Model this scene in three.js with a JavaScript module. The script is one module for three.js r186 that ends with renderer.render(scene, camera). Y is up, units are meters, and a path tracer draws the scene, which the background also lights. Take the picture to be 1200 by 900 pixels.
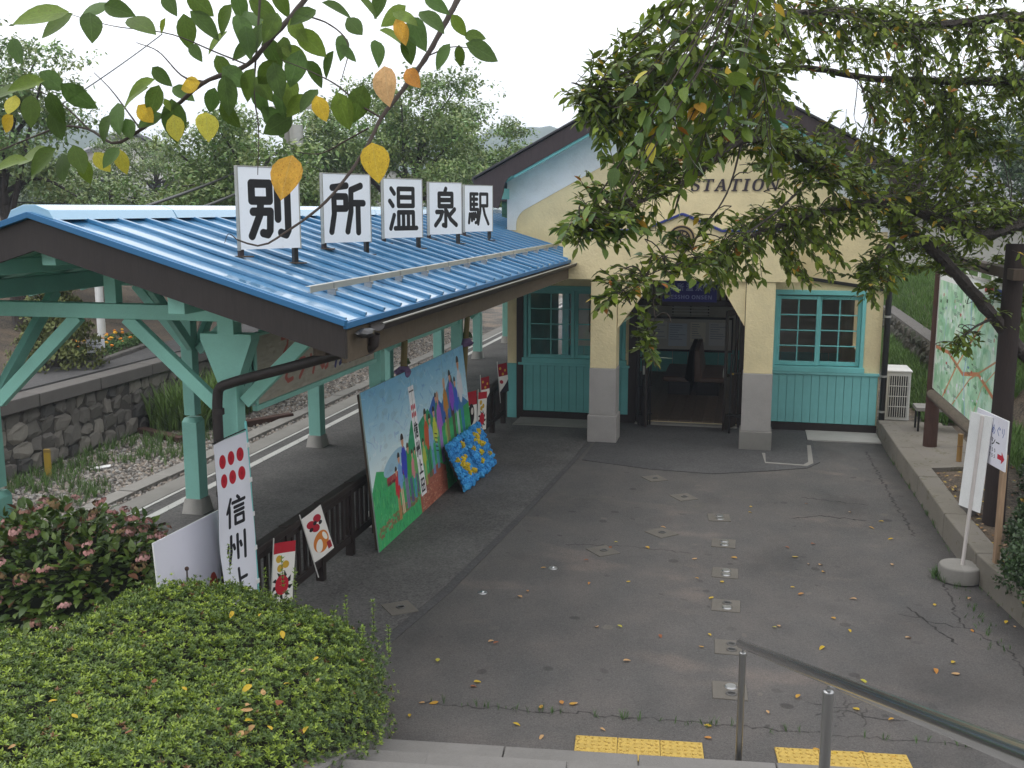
import * as THREE from 'three';
import { mergeGeometries, mergeVertices, toCreasedNormals } from 'three/addons/utils/BufferGeometryUtils.js';
import { RoundedBoxGeometry } from 'three/addons/geometries/RoundedBoxGeometry.js';
import { ImprovedNoise } from 'three/addons/math/ImprovedNoise.js';

// ---------- camera, sky, sun, exposure ----------
const scene = new THREE.Scene();
const camera = new THREE.PerspectiveCamera(41.11, 4 / 3, 0.05, 4000);
camera.rotation.order = 'YXZ';
camera.position.set(0, 3.75, 0);
camera.rotation.set(THREE.MathUtils.degToRad(-9.694), THREE.MathUtils.degToRad(12.953), 0);
camera.updateMatrixWorld(true);
scene.add(camera);

const renderer = new THREE.WebGLRenderer({ antialias: true });
renderer.toneMapping = THREE.LinearToneMapping;
renderer.toneMappingExposure = 1.0;
renderer.shadowMap.enabled = true;

{ // bright hazy overcast: white everywhere, a little brighter and warmer round the veiled sun
  const W = 256, H = 128, d = new Float32Array(W * H * 4), sd = new THREE.Vector3(-0.45, 0.8, -0.2).normalize();
  const nz = new ImprovedNoise();
  for (let j = 0; j < H; j++) for (let i = 0; i < W; i++) {
    const el = ((j + 0.5) / H - 0.5) * Math.PI, az = ((i + 0.5) / W - 0.5) * 2 * Math.PI;
    const x = Math.cos(az) * Math.cos(el), y = Math.sin(el), z = Math.sin(az) * Math.cos(el);
    const c = Math.max(0, x * sd.x + y * sd.y + z * sd.z);
    const cl = 1 + 0.10 * nz.noise(x * 3 + 5, y * 5 + 2, z * 3) + 0.06 * nz.noise(x * 8, y * 12, z * 8 + 9);
    const b = (1.5 + 0.22 * Math.max(0, y) + 0.5 * c * c * c * c) * cl;
    const o = (j * W + i) * 4;
    d[o] = b * 0.985; d[o + 1] = b; d[o + 2] = b * 1.025; d[o + 3] = 1;
  }
  const t = new THREE.DataTexture(d, W, H, THREE.RGBAFormat, THREE.FloatType);
  t.mapping = THREE.EquirectangularReflectionMapping; t.magFilter = THREE.LinearFilter; t.wrapS = THREE.RepeatWrapping; t.needsUpdate = true;
  scene.background = t; scene.environment = t;
}
const sun = new THREE.DirectionalLight(new THREE.Color(1, 0.96, 0.9), 0.7);
sun.name = 'sun'; sun.position.set(-22, 40, -14); sun.target.position.set(-2, 0, -12);
sun.castShadow = true; sun.shadow.radius = 34; sun.shadow.mapSize.set(4096, 4096);
Object.assign(sun.shadow.camera, { left: -40, right: 40, top: 40, bottom: -40, near: 1, far: 140 });
scene.add(sun, sun.target);
scene.fog = new THREE.FogExp2(0xd2deee, 0.001);

// ---------- helpers ----------
const V = (x, y, z) => new THREE.Vector3(x, y, z);
let seed = 7;
const rnd = () => { seed = (seed + 0x6d2b79f5) | 0; let t = Math.imul(seed ^ (seed >>> 15), 1 | seed); t = (t + Math.imul(t ^ (t >>> 7), 61 | t)) ^ t; return ((t ^ (t >>> 14)) >>> 0) / 4294967296; };
const rr = (a, b) => a + (b - a) * rnd();
const pick = (a) => a[Math.floor(rnd() * a.length)];
const gauss = () => (rnd() + rnd() + rnd() + rnd() - 2) * 0.87;
const lerp = (a, b, t) => a + (b - a) * t;
const sstep = (a, b, x) => { const t = Math.min(1, Math.max(0, (x - a) / (b - a))); return t * t * (3 - 2 * t); };
const perlin = new ImprovedNoise();
const fbm = (x, y, z, n = 4) => { let s = 0, a = 0.5; for (let i = 0; i < n; i++) { s += a * perlin.noise(x, y, z); x *= 2.03; y *= 2.03; z *= 2.03; a *= 0.5; } return s; };
const used = {};
const numbered = (n) => { const k = used[n] = (used[n] ?? -1) + 1; return k ? n + '_' + String(k).padStart(3, '0') : n; };
function tag(o, label, category, group, kind) {
  if (label) o.userData.label = label;
  if (category) o.userData.category = category;
  if (group) o.userData.group = group;
  if (kind) o.userData.kind = kind;
  return o;
}
function thing(name, label, category, pos = [0, 0, 0], turn = 0, group) {
  const o = new THREE.Group(); o.name = numbered(name); o.position.set(...pos); o.rotation.y = turn; scene.add(o);
  return tag(o, label, category, group);
}
function mesh(name, geo, mat, parent, pos, rot) {
  const o = new THREE.Mesh(geo, mat); o.name = parent && parent !== scene ? name : numbered(name);
  o.castShadow = o.receiveShadow = true;
  if (pos) o.position.set(...pos);
  if (rot) o.rotation.set(...rot);
  (parent ?? scene).add(o); return o;
}
const struct = (name, geo, mat, pos, rot) => tag(mesh(name, geo, mat, scene, pos, rot), null, null, null, 'structure');
function copyOf(root, pos, turn, label) { const r = root.clone(); r.name = numbered(root.name.replace(/_\d{3}$/, '')); r.position.set(...pos); if (turn !== undefined) r.rotation.y = turn; r.userData = { ...root.userData }; if (label) r.userData.label = label; scene.add(r); return r; }
// uv in metres from the dominant axis of each face
function muv(g, ox = 0, oy = 0) {
  if (g.index) g = g.toNonIndexed();
  const p = g.attributes.position, uv = new Float32Array(p.count * 2), a = V(), b = V(), c = V(), n = V();
  for (let i = 0; i < p.count; i += 3) {
    a.fromBufferAttribute(p, i); b.fromBufferAttribute(p, i + 1); c.fromBufferAttribute(p, i + 2);
    n.crossVectors(b.clone().sub(a), c.clone().sub(a)); const x = Math.abs(n.x), y = Math.abs(n.y), z = Math.abs(n.z);
    [a, b, c].forEach((q, k) => {
      const [u, v] = y >= x && y >= z ? [q.x, q.z] : x >= z ? [q.z, q.y] : [q.x, q.y];
      uv[(i + k) * 2] = u + ox; uv[(i + k) * 2 + 1] = v + oy;
    });
  }
  g.setAttribute('uv', new THREE.BufferAttribute(uv, 2)); return g;
}
let offs = 0;
const box = (w, h, d) => { offs += 0.37; return muv(new THREE.BoxGeometry(w, h, d), offs, offs * 1.7); };
const bev = (w, h, d, r = 0.008) => { offs += 0.37; return muv(new RoundedBoxGeometry(w, h, d, 1, Math.min(r, w / 2.1, h / 2.1, d / 2.1)), offs, offs * 1.7); };
const bb = (x0, x1, y0, y1, z0, z1, r = 0.006) => bev(x1 - x0, y1 - y0, z1 - z0, r).translate((x0 + x1) / 2, (y0 + y1) / 2, (z0 + z1) / 2);
const bbx = (x0, x1, y0, y1, z0, z1) => box(x1 - x0, y1 - y0, z1 - z0).translate((x0 + x1) / 2, (y0 + y1) / 2, (z0 + z1) / 2);
function bar(a, b, w, h, r = 0.006) { // beam from a to b, h measured in the vertical plane
  const d = b.clone().sub(a), L = d.length(), g = bev(w, h, L, r), m = new THREE.Matrix4();
  m.lookAt(b, a, Math.abs(d.y) > 0.98 * L ? V(0, 0, 1) : V(0, 1, 0)); m.setPosition(a.clone().add(b).multiplyScalar(0.5));
  return g.applyMatrix4(m);
}
function tube(pts, r, seg = 8, n = null, closed = false) { return new THREE.TubeGeometry(new THREE.CatmullRomCurve3(pts, closed, 'centripetal'), n ?? Math.max(4, pts.length * 4), r, seg, closed); }
function taper(pts, r0, r1, seg = 6, n = 12) { // tapering limb
  const c = new THREE.CatmullRomCurve3(pts, false, 'centripetal'), g = new THREE.TubeGeometry(c, n, 1, seg), p = g.attributes.position, q = V(), ctr = V();
  for (let i = 0; i <= n; i++) { c.getPointAt(i / n, ctr); const r = lerp(r0, r1, i / n); for (let j = 0; j <= seg; j++) { const k = i * (seg + 1) + j; q.fromBufferAttribute(p, k).sub(ctr).setLength(r * (1 + 0.12 * Math.sin(k * 12.9898))).add(ctr); p.setXYZ(k, q.x, q.y, q.z); } }
  const uv = g.attributes.uv, L = c.getLength(); for (let i = 0; i < uv.count; i++) uv.setXY(i, uv.getX(i) * L, uv.getY(i) * r0 * 6.28);
  g.computeVertexNormals(); return g;
}
const poly = (pts, depth, holes = [], bevel = 0) => {
  const s = new THREE.Shape(pts.map((p) => new THREE.Vector2(p[0], p[1])));
  for (const h of holes) s.holes.push(new THREE.Path(h.map((p) => new THREE.Vector2(p[0], p[1]))));
  return muv(new THREE.ExtrudeGeometry(s, { depth, bevelEnabled: bevel > 0, bevelThickness: bevel, bevelSize: bevel, bevelSegments: 1, curveSegments: 8 }));
};
const rect = (x0, x1, y0, y1) => [[x0, y0], [x1, y0], [x1, y1], [x0, y1]];
// sheet in the ground plane from [x, z] points, top at y
const sheet = (pts, y, th) => { const g = poly(pts.map(([x, z]) => [x, -z]), th); g.rotateX(-Math.PI / 2); g.translate(0, y - th, 0); return g; };
// a place in the world seen at pixel (u, v) of the 1200 x 900 photograph, d metres along the optical axis
const at = (u, v, d) => V((u - 600) / 1200 * d, -(v - 450) / 1200 * d, -d).applyMatrix4(camera.matrixWorld);

// ---------- textures ----------
const toS = (l) => Math.round(255 * Math.min(1, Math.max(0, l <= 0.0031308 ? 12.92 * l : 1.055 * Math.pow(l, 1 / 2.4) - 0.055)));
function ptex(w, h, fn, srgb = true, rep = 1) {
  const d = new Uint8Array(w * h * 4);
  for (let j = 0; j < h; j++) for (let i = 0; i < w; i++) { const c = fn(i / w, j / h, i, j), o = (j * w + i) * 4; for (let k = 0; k < 3; k++) d[o + k] = srgb ? toS(c[k] ?? c) : Math.round(255 * Math.min(1, Math.max(0, c[k] ?? c))); d[o + 3] = 255; }
  const t = new THREE.DataTexture(d, w, h); t.wrapS = t.wrapT = THREE.RepeatWrapping; t.magFilter = THREE.LinearFilter; t.colorSpace = srgb ? THREE.SRGBColorSpace : THREE.NoColorSpace;
  t.repeat.set(rep, rep); t.needsUpdate = true; return t;
}
// tileable value noise
function tnoise(cells, sd) {
  const g = new Float32Array(cells * cells); let s = sd * 7919 + 13; for (let i = 0; i < g.length; i++) { s = (Math.imul(s, 1664525) + 1013904223) >>> 0; g[i] = s / 4294967296; }
  return (u, v) => { const x = u * cells, y = v * cells, i = Math.floor(x), j = Math.floor(y), a = x - i, b = y - j, sa = a * a * (3 - 2 * a), sb = b * b * (3 - 2 * b), G = (p, q) => g[((q % cells) + cells) % cells * cells + ((p % cells) + cells) % cells]; return lerp(lerp(G(i, j), G(i + 1, j), sa), lerp(G(i, j + 1), G(i + 1, j + 1), sa), sb); };
}
const N4 = tnoise(4, 1), N8 = tnoise(8, 2), N16 = tnoise(16, 3), N32 = tnoise(32, 4), N64 = tnoise(64, 5), N128 = tnoise(128, 6), N256 = tnoise(256, 7);
const tf = (u, v) => 0.4 * N4(u, v) + 0.25 * N8(u, v) + 0.15 * N16(u, v) + 0.1 * N32(u, v) + 0.06 * N64(u, v) + 0.04 * N128(u, v);
const white = [1, 1, 1];
const grime = ptex(512, 512, (u, v) => { const a = 0.72 + 0.42 * tf(u, v) + 0.06 * (N256(u, v) - 0.5); return [a, a, a * 0.985]; }, true, 1 / 2.1);
const rough = ptex(512, 512, (u, v) => 0.5 * N32(u, v) + 0.3 * N64(u, v) + 0.2 * N128(u, v), false, 1 / 0.9);
const grain = ptex(256, 512, (u, v) => { const a = 0.66 + 0.3 * N128(u, v * 0.06) + 0.22 * N32(u, v * 0.25) * N8(u, v); return [a, a * 0.99, a * 0.97]; }, true, 1 / 0.8);
const grit = ptex(512, 512, (u, v) => 0.55 * N256(u, v) + 0.3 * N128(u, v) + 0.15 * N64(u, v), false, 1 / 0.7);
function M(rgb, roughness = 0.75, o = {}) { return new THREE.MeshStandardMaterial({ color: new THREE.Color().setRGB(...rgb), roughness, side: THREE.DoubleSide, ...o }); }
function P(rgb, roughness = 0.5, o = {}) { return new THREE.MeshPhysicalMaterial({ color: new THREE.Color().setRGB(...rgb), roughness, side: THREE.DoubleSide, ...o }); }
const mats = {
  paleConcrete: M([0.42, 0.4, 0.375], 0.92, { map: grime, bumpMap: grit, bumpScale: 0.004 }),
  kerb: M([0.19, 0.17, 0.145], 0.95, { map: ptex(512, 512, (u, v) => { const m = tf(u, v), p = N16(u, v) * 0.6 + N64(u, v) * 0.4, k = 0.7 + 0.6 * m; return p > 0.74 ? [0.72 * k, 0.73 * k, 0.6 * k] : [k, k, k * 0.96]; }, true, 1 / 1.7), bumpMap: grit, bumpScale: 0.006 }),
  teal: M([0.27, 0.58, 0.5], 0.5, { map: grime, bumpMap: grain, bumpScale: 0.0012 }),
  tealWall: M([0.15, 0.46, 0.45], 0.5, { map: grime, bumpMap: grain, bumpScale: 0.0012 }),
  tealLight: M([0.2, 0.58, 0.58], 0.5, { map: grime }),
  cream: M([0.82, 0.69, 0.42], 0.9, { map: grime, bumpMap: rough, bumpScale: 0.006 }),
  whitePlaster: M([0.86, 0.89, 0.92], 0.85, { map: grime, bumpMap: rough, bumpScale: 0.003 }),
  brown: M([0.028, 0.02, 0.019], 0.6, { map: grain, bumpMap: grain, bumpScale: 0.001 }),
  darkBrown: M([0.022, 0.013, 0.011], 0.55, { map: grain, bumpMap: grain, bumpScale: 0.001 }),
  barge: M([0.05, 0.034, 0.036], 0.7, { map: grain, bumpMap: grain, bumpScale: 0.001 }),
  oldWood: M([0.085, 0.06, 0.042], 0.85, { map: grain, bumpMap: grain, bumpScale: 0.003 }),
  redWood: M([0.07, 0.032, 0.022], 0.8, { map: grain, bumpMap: grain, bumpScale: 0.003 }),
  eaveWood: M([0.12, 0.09, 0.06], 0.85, { map: grain, bumpMap: grain, bumpScale: 0.002 }),
  stone: M([0.43, 0.4, 0.385], 0.9, { map: grime, bumpMap: grit, bumpScale: 0.004 }),
  concrete: M([0.27, 0.255, 0.235], 0.92, { map: grime, bumpMap: grit, bumpScale: 0.004 }),
  darkConcrete: M([0.13, 0.12, 0.112], 0.95, { map: grime, bumpMap: grit, bumpScale: 0.006 }),
  stairStone: M([0.19, 0.18, 0.172], 0.9, { map: grime, bumpMap: grit, bumpScale: 0.003 }),
  blackMetal: M([0.012, 0.011, 0.011], 0.4),
  steel: M([0.55, 0.56, 0.57], 0.2, { metalness: 1 }),
  steelDull: M([0.4, 0.4, 0.4], 0.38, { metalness: 1 }),
  galv: M([0.42, 0.41, 0.38], 0.5, { metalness: 0.6, map: grime }),
  white: M([0.8, 0.8, 0.8], 0.6, { map: grime }),
  offWhite: M([0.62, 0.61, 0.58], 0.6, { map: grime }),
  roofBlue: P([0.05, 0.21, 0.4], 0.34, { clearcoat: 1, clearcoatRoughness: 0.07, ior: 1.7, map: grime }),
  roofTrim: P([0.02, 0.13, 0.29], 0.5),
  blueTrim: M([0.02, 0.035, 0.2], 0.5),
  glass: P([1, 1, 1], 0.02, { transmission: 1, thickness: 0, ior: 1.5 }),
  soil: M([0.085, 0.066, 0.05], 1, { map: grime, bumpMap: grit, bumpScale: 0.03 }),
  bark: M([0.055, 0.044, 0.038], 0.9, { map: grime, bumpMap: rough, bumpScale: 0.02 }),
  twig: M([0.05, 0.037, 0.03], 0.85),
  interior: M([0.5, 0.48, 0.42], 0.9, { map: grime }),
  floorWood: M([0.1, 0.075, 0.055], 0.6, { map: grain }),
};
// ---------- lettering drawn stroke by stroke in a 100 x 100 box ----------
const KANJI = {
  betsu: [[12,12,50,12,50,38,12,38,12,12],[31,38,28,60,10,92],[14,55,51,55,49,84,44,90,34,88],[67,18,67,66],[89,6,89,84,84,91,73,88]],
  sho: [[10,12,48,8],[14,28,46,28,46,50,14,50],[14,28,14,60,6,92],[88,8,61,16,60,55,50,92],[60,40,95,40],[80,40,80,94]],
  on: [[10,8,20,18],[5,34,15,44],[7,92,19,64],[34,8,84,8,84,44,34,44,34,8],[34,26,84,26],[34,58,84,58],[34,58,34,90],[50,58,50,90],[67,58,67,90],[84,58,84,90],[22,92,95,92]],
  sen: [[51,2,46,12],[24,14,76,14,76,44,24,44,24,14],[24,29,76,29],[50,50,50,92,40,90],[14,58,37,58,28,74,9,90],[86,52,66,66],[54,56,70,76,93,90]],
  eki: [[12,10,12,52],[12,10,44,10],[12,24,42,24],[12,38,42,38],[27,10,27,52],[12,52,46,52,43,86,35,88],[8,64,4,88],[16,64,18,82],[24,63,28,78],[33,62,37,72],[57,10,90,10,90,42,57,42],[57,10,57,55,47,92],[70,42,78,66,95,92]],
  shin: [[28,6,8,46],[20,30,20,94],[60,4,68,12],[36,20,94,20],[44,36,86,36],[44,50,86,50],[46,64,84,64,84,90,46,90,46,64]],
  shu: [[10,40,6,56],[24,10,22,60,10,94],[34,40,38,54],[52,12,52,88],[64,38,68,52],[84,8,84,94]],
  ue: [[48,8,48,88],[48,42,82,42],[8,88,94,88]],
  da: [[12,14,88,14,88,88,12,88,12,14],[50,14,50,88],[12,51,88,51]],
  ko: [[8,26,92,26],[50,4,50,52],[22,52,78,52,78,92,22,92,22,52]],
  tou: [[6,36,36,36],[20,14,20,78],[2,82,38,74],[42,14,96,14],[56,6,56,22],[80,6,80,22],[68,24,42,50],[68,24,96,50],[56,50,82,50],[52,62,86,62,86,92,52,92,52,62]],
  me: [[24,16,40,80],[66,8,50,60,24,86,10,70,30,40,64,34,90,56,80,84,58,92]],
  gu: [[66,8,24,48,68,92],[76,22,84,34],[88,16,96,28]],
  ri: [[28,12,24,50,32,56],[66,8,70,50,44,92]],
  fu: [[10,16,86,16,76,56,30,92]], shi: [[14,16,34,28],[8,42,28,54],[14,90,56,74,92,30]], bou: [[6,50,94,50]],
  ka: [[10,30,84,30,78,84,62,90],[44,6,40,48,12,92]], ki: [[12,32,84,22],[8,60,92,48],[40,6,58,94]], to: [[30,8,40,44],[80,24,36,48,20,72,40,90,84,86]],
  utsuwa: [[10,8,40,8,40,34,10,34,10,8],[60,8,90,8,90,34,60,34,60,8],[6,46,94,46],[50,36,10,62],[50,46,92,62],[10,64,40,64,40,92,10,92,10,64],[60,64,90,64,90,92,60,92,60,64]],
};
function glyph(ctx, k, x, y, w, h, lw, color) {
  ctx.strokeStyle = color; ctx.lineWidth = lw; ctx.lineCap = 'round'; ctx.lineJoin = 'round';
  for (const s of KANJI[k]) { ctx.beginPath(); for (let i = 0; i < s.length; i += 2) { const X = x + s[i] / 100 * w, Y = y + s[i + 1] / 100 * h; i ? ctx.lineTo(X, Y) : ctx.moveTo(X, Y); } ctx.stroke(); }
}
function ctex(w, h, draw) { const c = document.createElement('canvas'); c.width = w; c.height = h; const x = c.getContext('2d'); draw(x, w, h); const t = new THREE.CanvasTexture(c); t.colorSpace = THREE.SRGBColorSpace; t.magFilter = THREE.LinearFilter; return t; }
function wear(x, w, h, n = 500, a = 0.05) { for (let i = 0; i < n; i++) { x.fillStyle = `rgba(${pick(['90,80,70', '60,60,60', '255,255,255'])},${rr(0, a)})`; x.beginPath(); x.ellipse(rr(0, w), rr(0, h), rr(1, w / 40), rr(1, h / 30), 0, 0, 7); x.fill(); } }
// a thin printed panel: box whose front (+z) face carries the print and whose other faces the backing
function printed(w, h, th, tex, back, o = {}) {
  const g = new THREE.BoxGeometry(w, h, th);
  const face = new THREE.MeshStandardMaterial({ map: tex, roughness: 0.6, side: THREE.DoubleSide, ...o });
  return [g, [back, back, back, back, face, o.both ? face : back]];
}
// ================= the setting =================
const speck = (base, amp, warm = 0) => ptex(1024, 1024, (u, v) => { const n = tf(u, v) - 0.5, s = N256(u, v) - 0.5, f = N128(u * 1.0, v * 1.0) - 0.5; const k = 1 + amp * n * 1.6 + amp * 1.1 * s + amp * 0.6 * f; return [base[0] * k * (1 + warm * n), base[1] * k, base[2] * k * (1 - warm * n)]; }, true, 1 / 3.1);
// --- asphalt of the forecourt: old, patched, stained, cracked ---
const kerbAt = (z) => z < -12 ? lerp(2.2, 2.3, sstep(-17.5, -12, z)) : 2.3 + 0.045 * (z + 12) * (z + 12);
function asphaltTex() {
  const W = 1024, H = 2048, X0 = -3.3, SX = 6.4, Z0 = -18.2, SZ = 12.8;
  const c = document.createElement('canvas'); c.width = W; c.height = H; const x = c.getContext('2d'), im = x.createImageData(W, H);
  for (let j = 0; j < H; j++) for (let i = 0; i < W; i++) {
    const wx = X0 + i / W * SX, wz = Z0 + j / H * SZ;
    const big = fbm(wx * 0.55, wz * 0.55, 3.3, 4), mid = fbm(wx * 2.2, wz * 1.6, 9.1, 3), fine = N256(i / 190, j / 190) - 0.5, f2 = N256(i / 97 + 0.3, j / 97) - 0.5;
    const stain = sstep(0.1, 0.34, fbm(wx * 0.9 + 4, wz * 0.7, 21, 4)), pale = sstep(0.12, 0.4, fbm(wx * 0.8, wz * 1.3 + 9, 40, 4));
    const kerbDark = sstep(0.55, 0.0, kerbAt(wz) - wx - 0.35 * fbm(wx * 3, wz * 3, 5, 3)) * (0.6 + 0.8 * (N256(i / 60, j / 60) - 0.2)); const g3 = N256(i / 256 + 0.2, j / 256 + 0.9) - 0.5;  // kerb term: mottled darkening of the asphalt toward the right kerb
    let k = 0.084 * (1 + 0.36 * big + 0.3 * mid + 0.5 * fine + 0.4 * f2 + 0.35 * g3) * (1 - 0.42 * Math.max(0, kerbDark));
    k *= 1 - 0.2 * stain + 0.28 * pale;
    const peb = N256(i / 128 + 0.7, j / 128 + 0.1) > 0.9 ? 1.35 : 1, wm = 0.09 + 0.1 * pale + 0.08 * mid;
    const o = (j * W + i) * 4; im.data[o] = toS(k * peb * (1 + wm)); im.data[o + 1] = toS(k * peb); im.data[o + 2] = toS(k * peb * (0.99 - wm * 0.5)); im.data[o + 3] = 255;
  }
  x.putImageData(im, 0, 0);
  const px = (wx) => (wx - X0) / SX * W, pz = (wz) => (wz - Z0) / SZ * H;
  const crack = (pts, w, a = 0.75) => { // wandering crack through [x, z] points
    x.lineCap = 'round';
    for (let s = 0; s + 1 < pts.length; s++) { const [ax, az] = pts[s], [bx, bz] = pts[s + 1], L = Math.hypot(bx - ax, bz - az), n = Math.max(3, Math.round(L / 0.05)); let lx = ax, lz = az;
      for (let i = 1; i <= n; i++) { const t = i / n, e = i === n ? 0 : 0.03, qx = lerp(ax, bx, t) + rr(-e, e), qz = lerp(az, bz, t) + rr(-e, e); x.strokeStyle = `rgba(18,15,13,${a * rr(0.5, 1)})`; x.lineWidth = w * rr(0.5, 1.3); x.beginPath(); x.moveTo(px(lx), pz(lz)); x.lineTo(px(qx), pz(qz)); x.stroke(); lx = qx; lz = qz; } }
  };
  crack([[-2.3, -7.02], [-1.2, -7.12], [0, -7.2], [1.2, -7.25], [2.2, -7.3]], 2.2, 0.6); crack([[0.62, -7.5], [0.8, -7.62], [1.05, -7.55], [1.4, -7.58]], 2.6, 0.6); crack([[0.7, -7.5], [0.75, -7.75]], 2.4, 0.5); crack([[0.95, -7.4], [1.0, -7.7]], 2.2, 0.5); crack([[0.55, -7.7], [0.8, -7.66], [0.98, -7.8]], 2, 0.5); crack([[0.8, -7.45], [0.85, -7.85]], 2, 0.4);
  crack([[2.1, -11.2], [2.05, -10.4], [2.0, -9.6], [2.3, -9.1], [2.35, -8.4], [2.7, -7.9]], 3, 0.65); crack([[1.5, -9.7], [2.0, -9.5]], 2.6, 0.6); crack([[1.6, -9.9], [1.9, -9.1]], 3);
  crack([[0.6, -12.6], [1.0, -12.8], [1.5, -12.7]], 5, 0.6); crack([[0.8, -13.6], [1.6, -13.4]], 4, 0.5); crack([[-1.9, -11], [-1.2, -11.1], [-0.5, -11]], 3, 0.4); crack([[1.9, -16.5], [1.95, -14], [2.0, -12.2]], 4, 0.5);
  for (let i = 0; i < 160; i++) { const wx = rr(-3.2, 2.6), wz = rr(-17, -6.3), r = rr(2, 9); x.fillStyle = rnd() < 0.6 ? `rgba(20,18,16,${rr(0.1, 0.35)})` : `rgba(140,128,112,${rr(0.08, 0.25)})`; x.beginPath(); x.ellipse(px(wx), pz(wz), r, r * rr(0.4, 1), rr(0, 3), 0, 7); x.fill(); }
  for (let i = 0; i < 6; i++) { // dried dusty film with ragged outline
    const wx = rr(-2.6, 2.2), wz = rr(-16, -10), n = 60; for (let k = 0; k < n; k++) { x.fillStyle = `rgba(150,132,112,${rr(0.01, 0.035)})`; x.beginPath(); x.ellipse(px(wx + gauss() * 0.5), pz(wz + gauss() * 0.3), rr(2, 16), rr(2, 10), rr(-0.3, 0.3), 0, 7); x.fill(); } }
  const t = new THREE.CanvasTexture(c); t.flipY = false; t.colorSpace = THREE.SRGBColorSpace; t.magFilter = THREE.LinearFilter; t.wrapS = t.wrapT = THREE.MirroredRepeatWrapping;
  t.repeat.set(1 / SX, 1 / SZ); t.offset.set(-X0 / SX, -Z0 / SZ); return t;
}
const zeroUV = (g) => { const p = g.attributes.position, uv = g.attributes.uv; for (let i = 0; i < p.count; i++) uv.setXY(i, p.getX(i), p.getZ(i)); return g; };
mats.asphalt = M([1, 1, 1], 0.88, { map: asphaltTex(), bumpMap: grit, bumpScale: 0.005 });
mats.asphaltDark = M([1, 1, 1], 0.86, { map: speck([0.1, 0.094, 0.09], 0.6), bumpMap: grit, bumpScale: 0.003 });
mats.asphaltPatch = M([1, 1, 1], 0.88, { map: speck([0.07, 0.067, 0.067], 0.45), bumpMap: grit, bumpScale: 0.004 });
mats.gravelBed = M([1, 1, 1], 1, { map: speck([0.23, 0.2, 0.17], 1.1, 0.5), bumpMap: grit, bumpScale: 0.03 });
mats.earth = M([1, 1, 1], 1, { map: speck([0.12, 0.092, 0.066], 0.9, 0.3), bumpMap: grit, bumpScale: 0.02 });
mats.turf = M([1, 1, 1], 1, { map: ptex(512, 512, (u, v) => { const n = tf(u, v), s = N128(u, v); return s > 0.72 ? [0.12, 0.1, 0.06] : [0.05 + 0.05 * n, 0.09 + 0.07 * n * s, 0.02]; }, true, 1 / 2.3), bumpMap: grit, bumpScale: 0.03 });
mats.linePaint = M([0.62, 0.61, 0.58], 0.8, { map: ptex(512, 512, (u, v) => { const a = N64(u, v) * 0.5 + N128(u, v) * 0.5; return a > 0.8 ? 0.2 : 0.75 + 0.3 * tf(u, v); }, true, 1 / 1.3) });

struct('ground', muv(new THREE.PlaneGeometry(1500, 1500).rotateX(-Math.PI / 2)), mats.turf, [0, -1.02, -500]);
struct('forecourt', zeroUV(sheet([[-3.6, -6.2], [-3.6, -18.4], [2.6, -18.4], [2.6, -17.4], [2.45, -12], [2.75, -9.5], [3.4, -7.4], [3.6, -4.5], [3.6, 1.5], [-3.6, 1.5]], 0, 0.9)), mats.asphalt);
struct('platform', sheet([[-7.7, 2], [-7.7, -60], [-2.0, -60], [-2.0, -18.4], [-3.599, -18.4], [-3.599, 2]], 0, 0.93), mats.asphaltDark);
struct('platform_pavement', sheet([[-7.3, -6.4], [-7.3, -40], [-4.25, -40], [-4.25, -17.8], [-2.42, -17.8], [-2.5, -14.9], [-2.68, -11.7], [-2.86, -9.3], [-3.08, -7.7], [-3.3, -6.4]], 0.012, 0.03), mats.asphaltDark);
struct('pavement_seam', sheet([[-3.3, -6.4], [-3.08, -7.7], [-2.86, -9.3], [-2.68, -11.7], [-2.5, -14.9], [-2.45, -16.1], [-2.38, -16.1], [-2.43, -14.9], [-2.6, -11.7], [-2.76, -9.3], [-2.97, -7.7], [-3.2, -6.4]], 0.007, 0.02), mats.asphaltPatch);
struct('entrance_pavement', sheet([[-2.35, -14.95], [-1.3, -14.62], [-0.4, -14.55], [0.3, -14.85], [0.95, -15.2], [1.15, -15.6], [1.1, -17.85], [-2.3, -17.85]], 0.009, 0.03), mats.asphaltPatch);
struct('concrete_apron', sheet([[1.05, -17.1], [2.2, -17.1], [2.2, -17.86], [1.05, -17.86]], 0.02, 0.04), mats.paleConcrete);
struct('concrete_apron', sheet([[-3.95, -17.2], [-2.6, -17.2], [-2.6, -17.86], [-3.95, -17.86]], 0.025, 0.04), mats.concrete);
struct('patch_outline', sheet([[0.35, -15.35], [0.95, -15.3], [1.05, -15.5], [1.08, -16.7], [1.02, -16.7], [0.98, -15.55], [0.9, -15.37], [0.36, -15.42], [0.36, -16.0], [0.31, -16.0]], 0.013, 0.02), mats.concrete);
struct('platform_line', sheet([[-7.12, 0], [-7.12, -55], [-7.0, -55], [-7.0, 0]], 0.017, 0.02), mats.linePaint);
struct('platform_line', sheet([[-7.4, 0], [-7.4, -55], [-7.35, -55], [-7.35, 0]], 0.005, 0.02), mats.linePaint);
struct('platform_edging', sheet([[-7.75, 0], [-7.75, -58], [-7.42, -58], [-7.42, 0]], 0.004, 0.2), mats.concrete);

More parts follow.
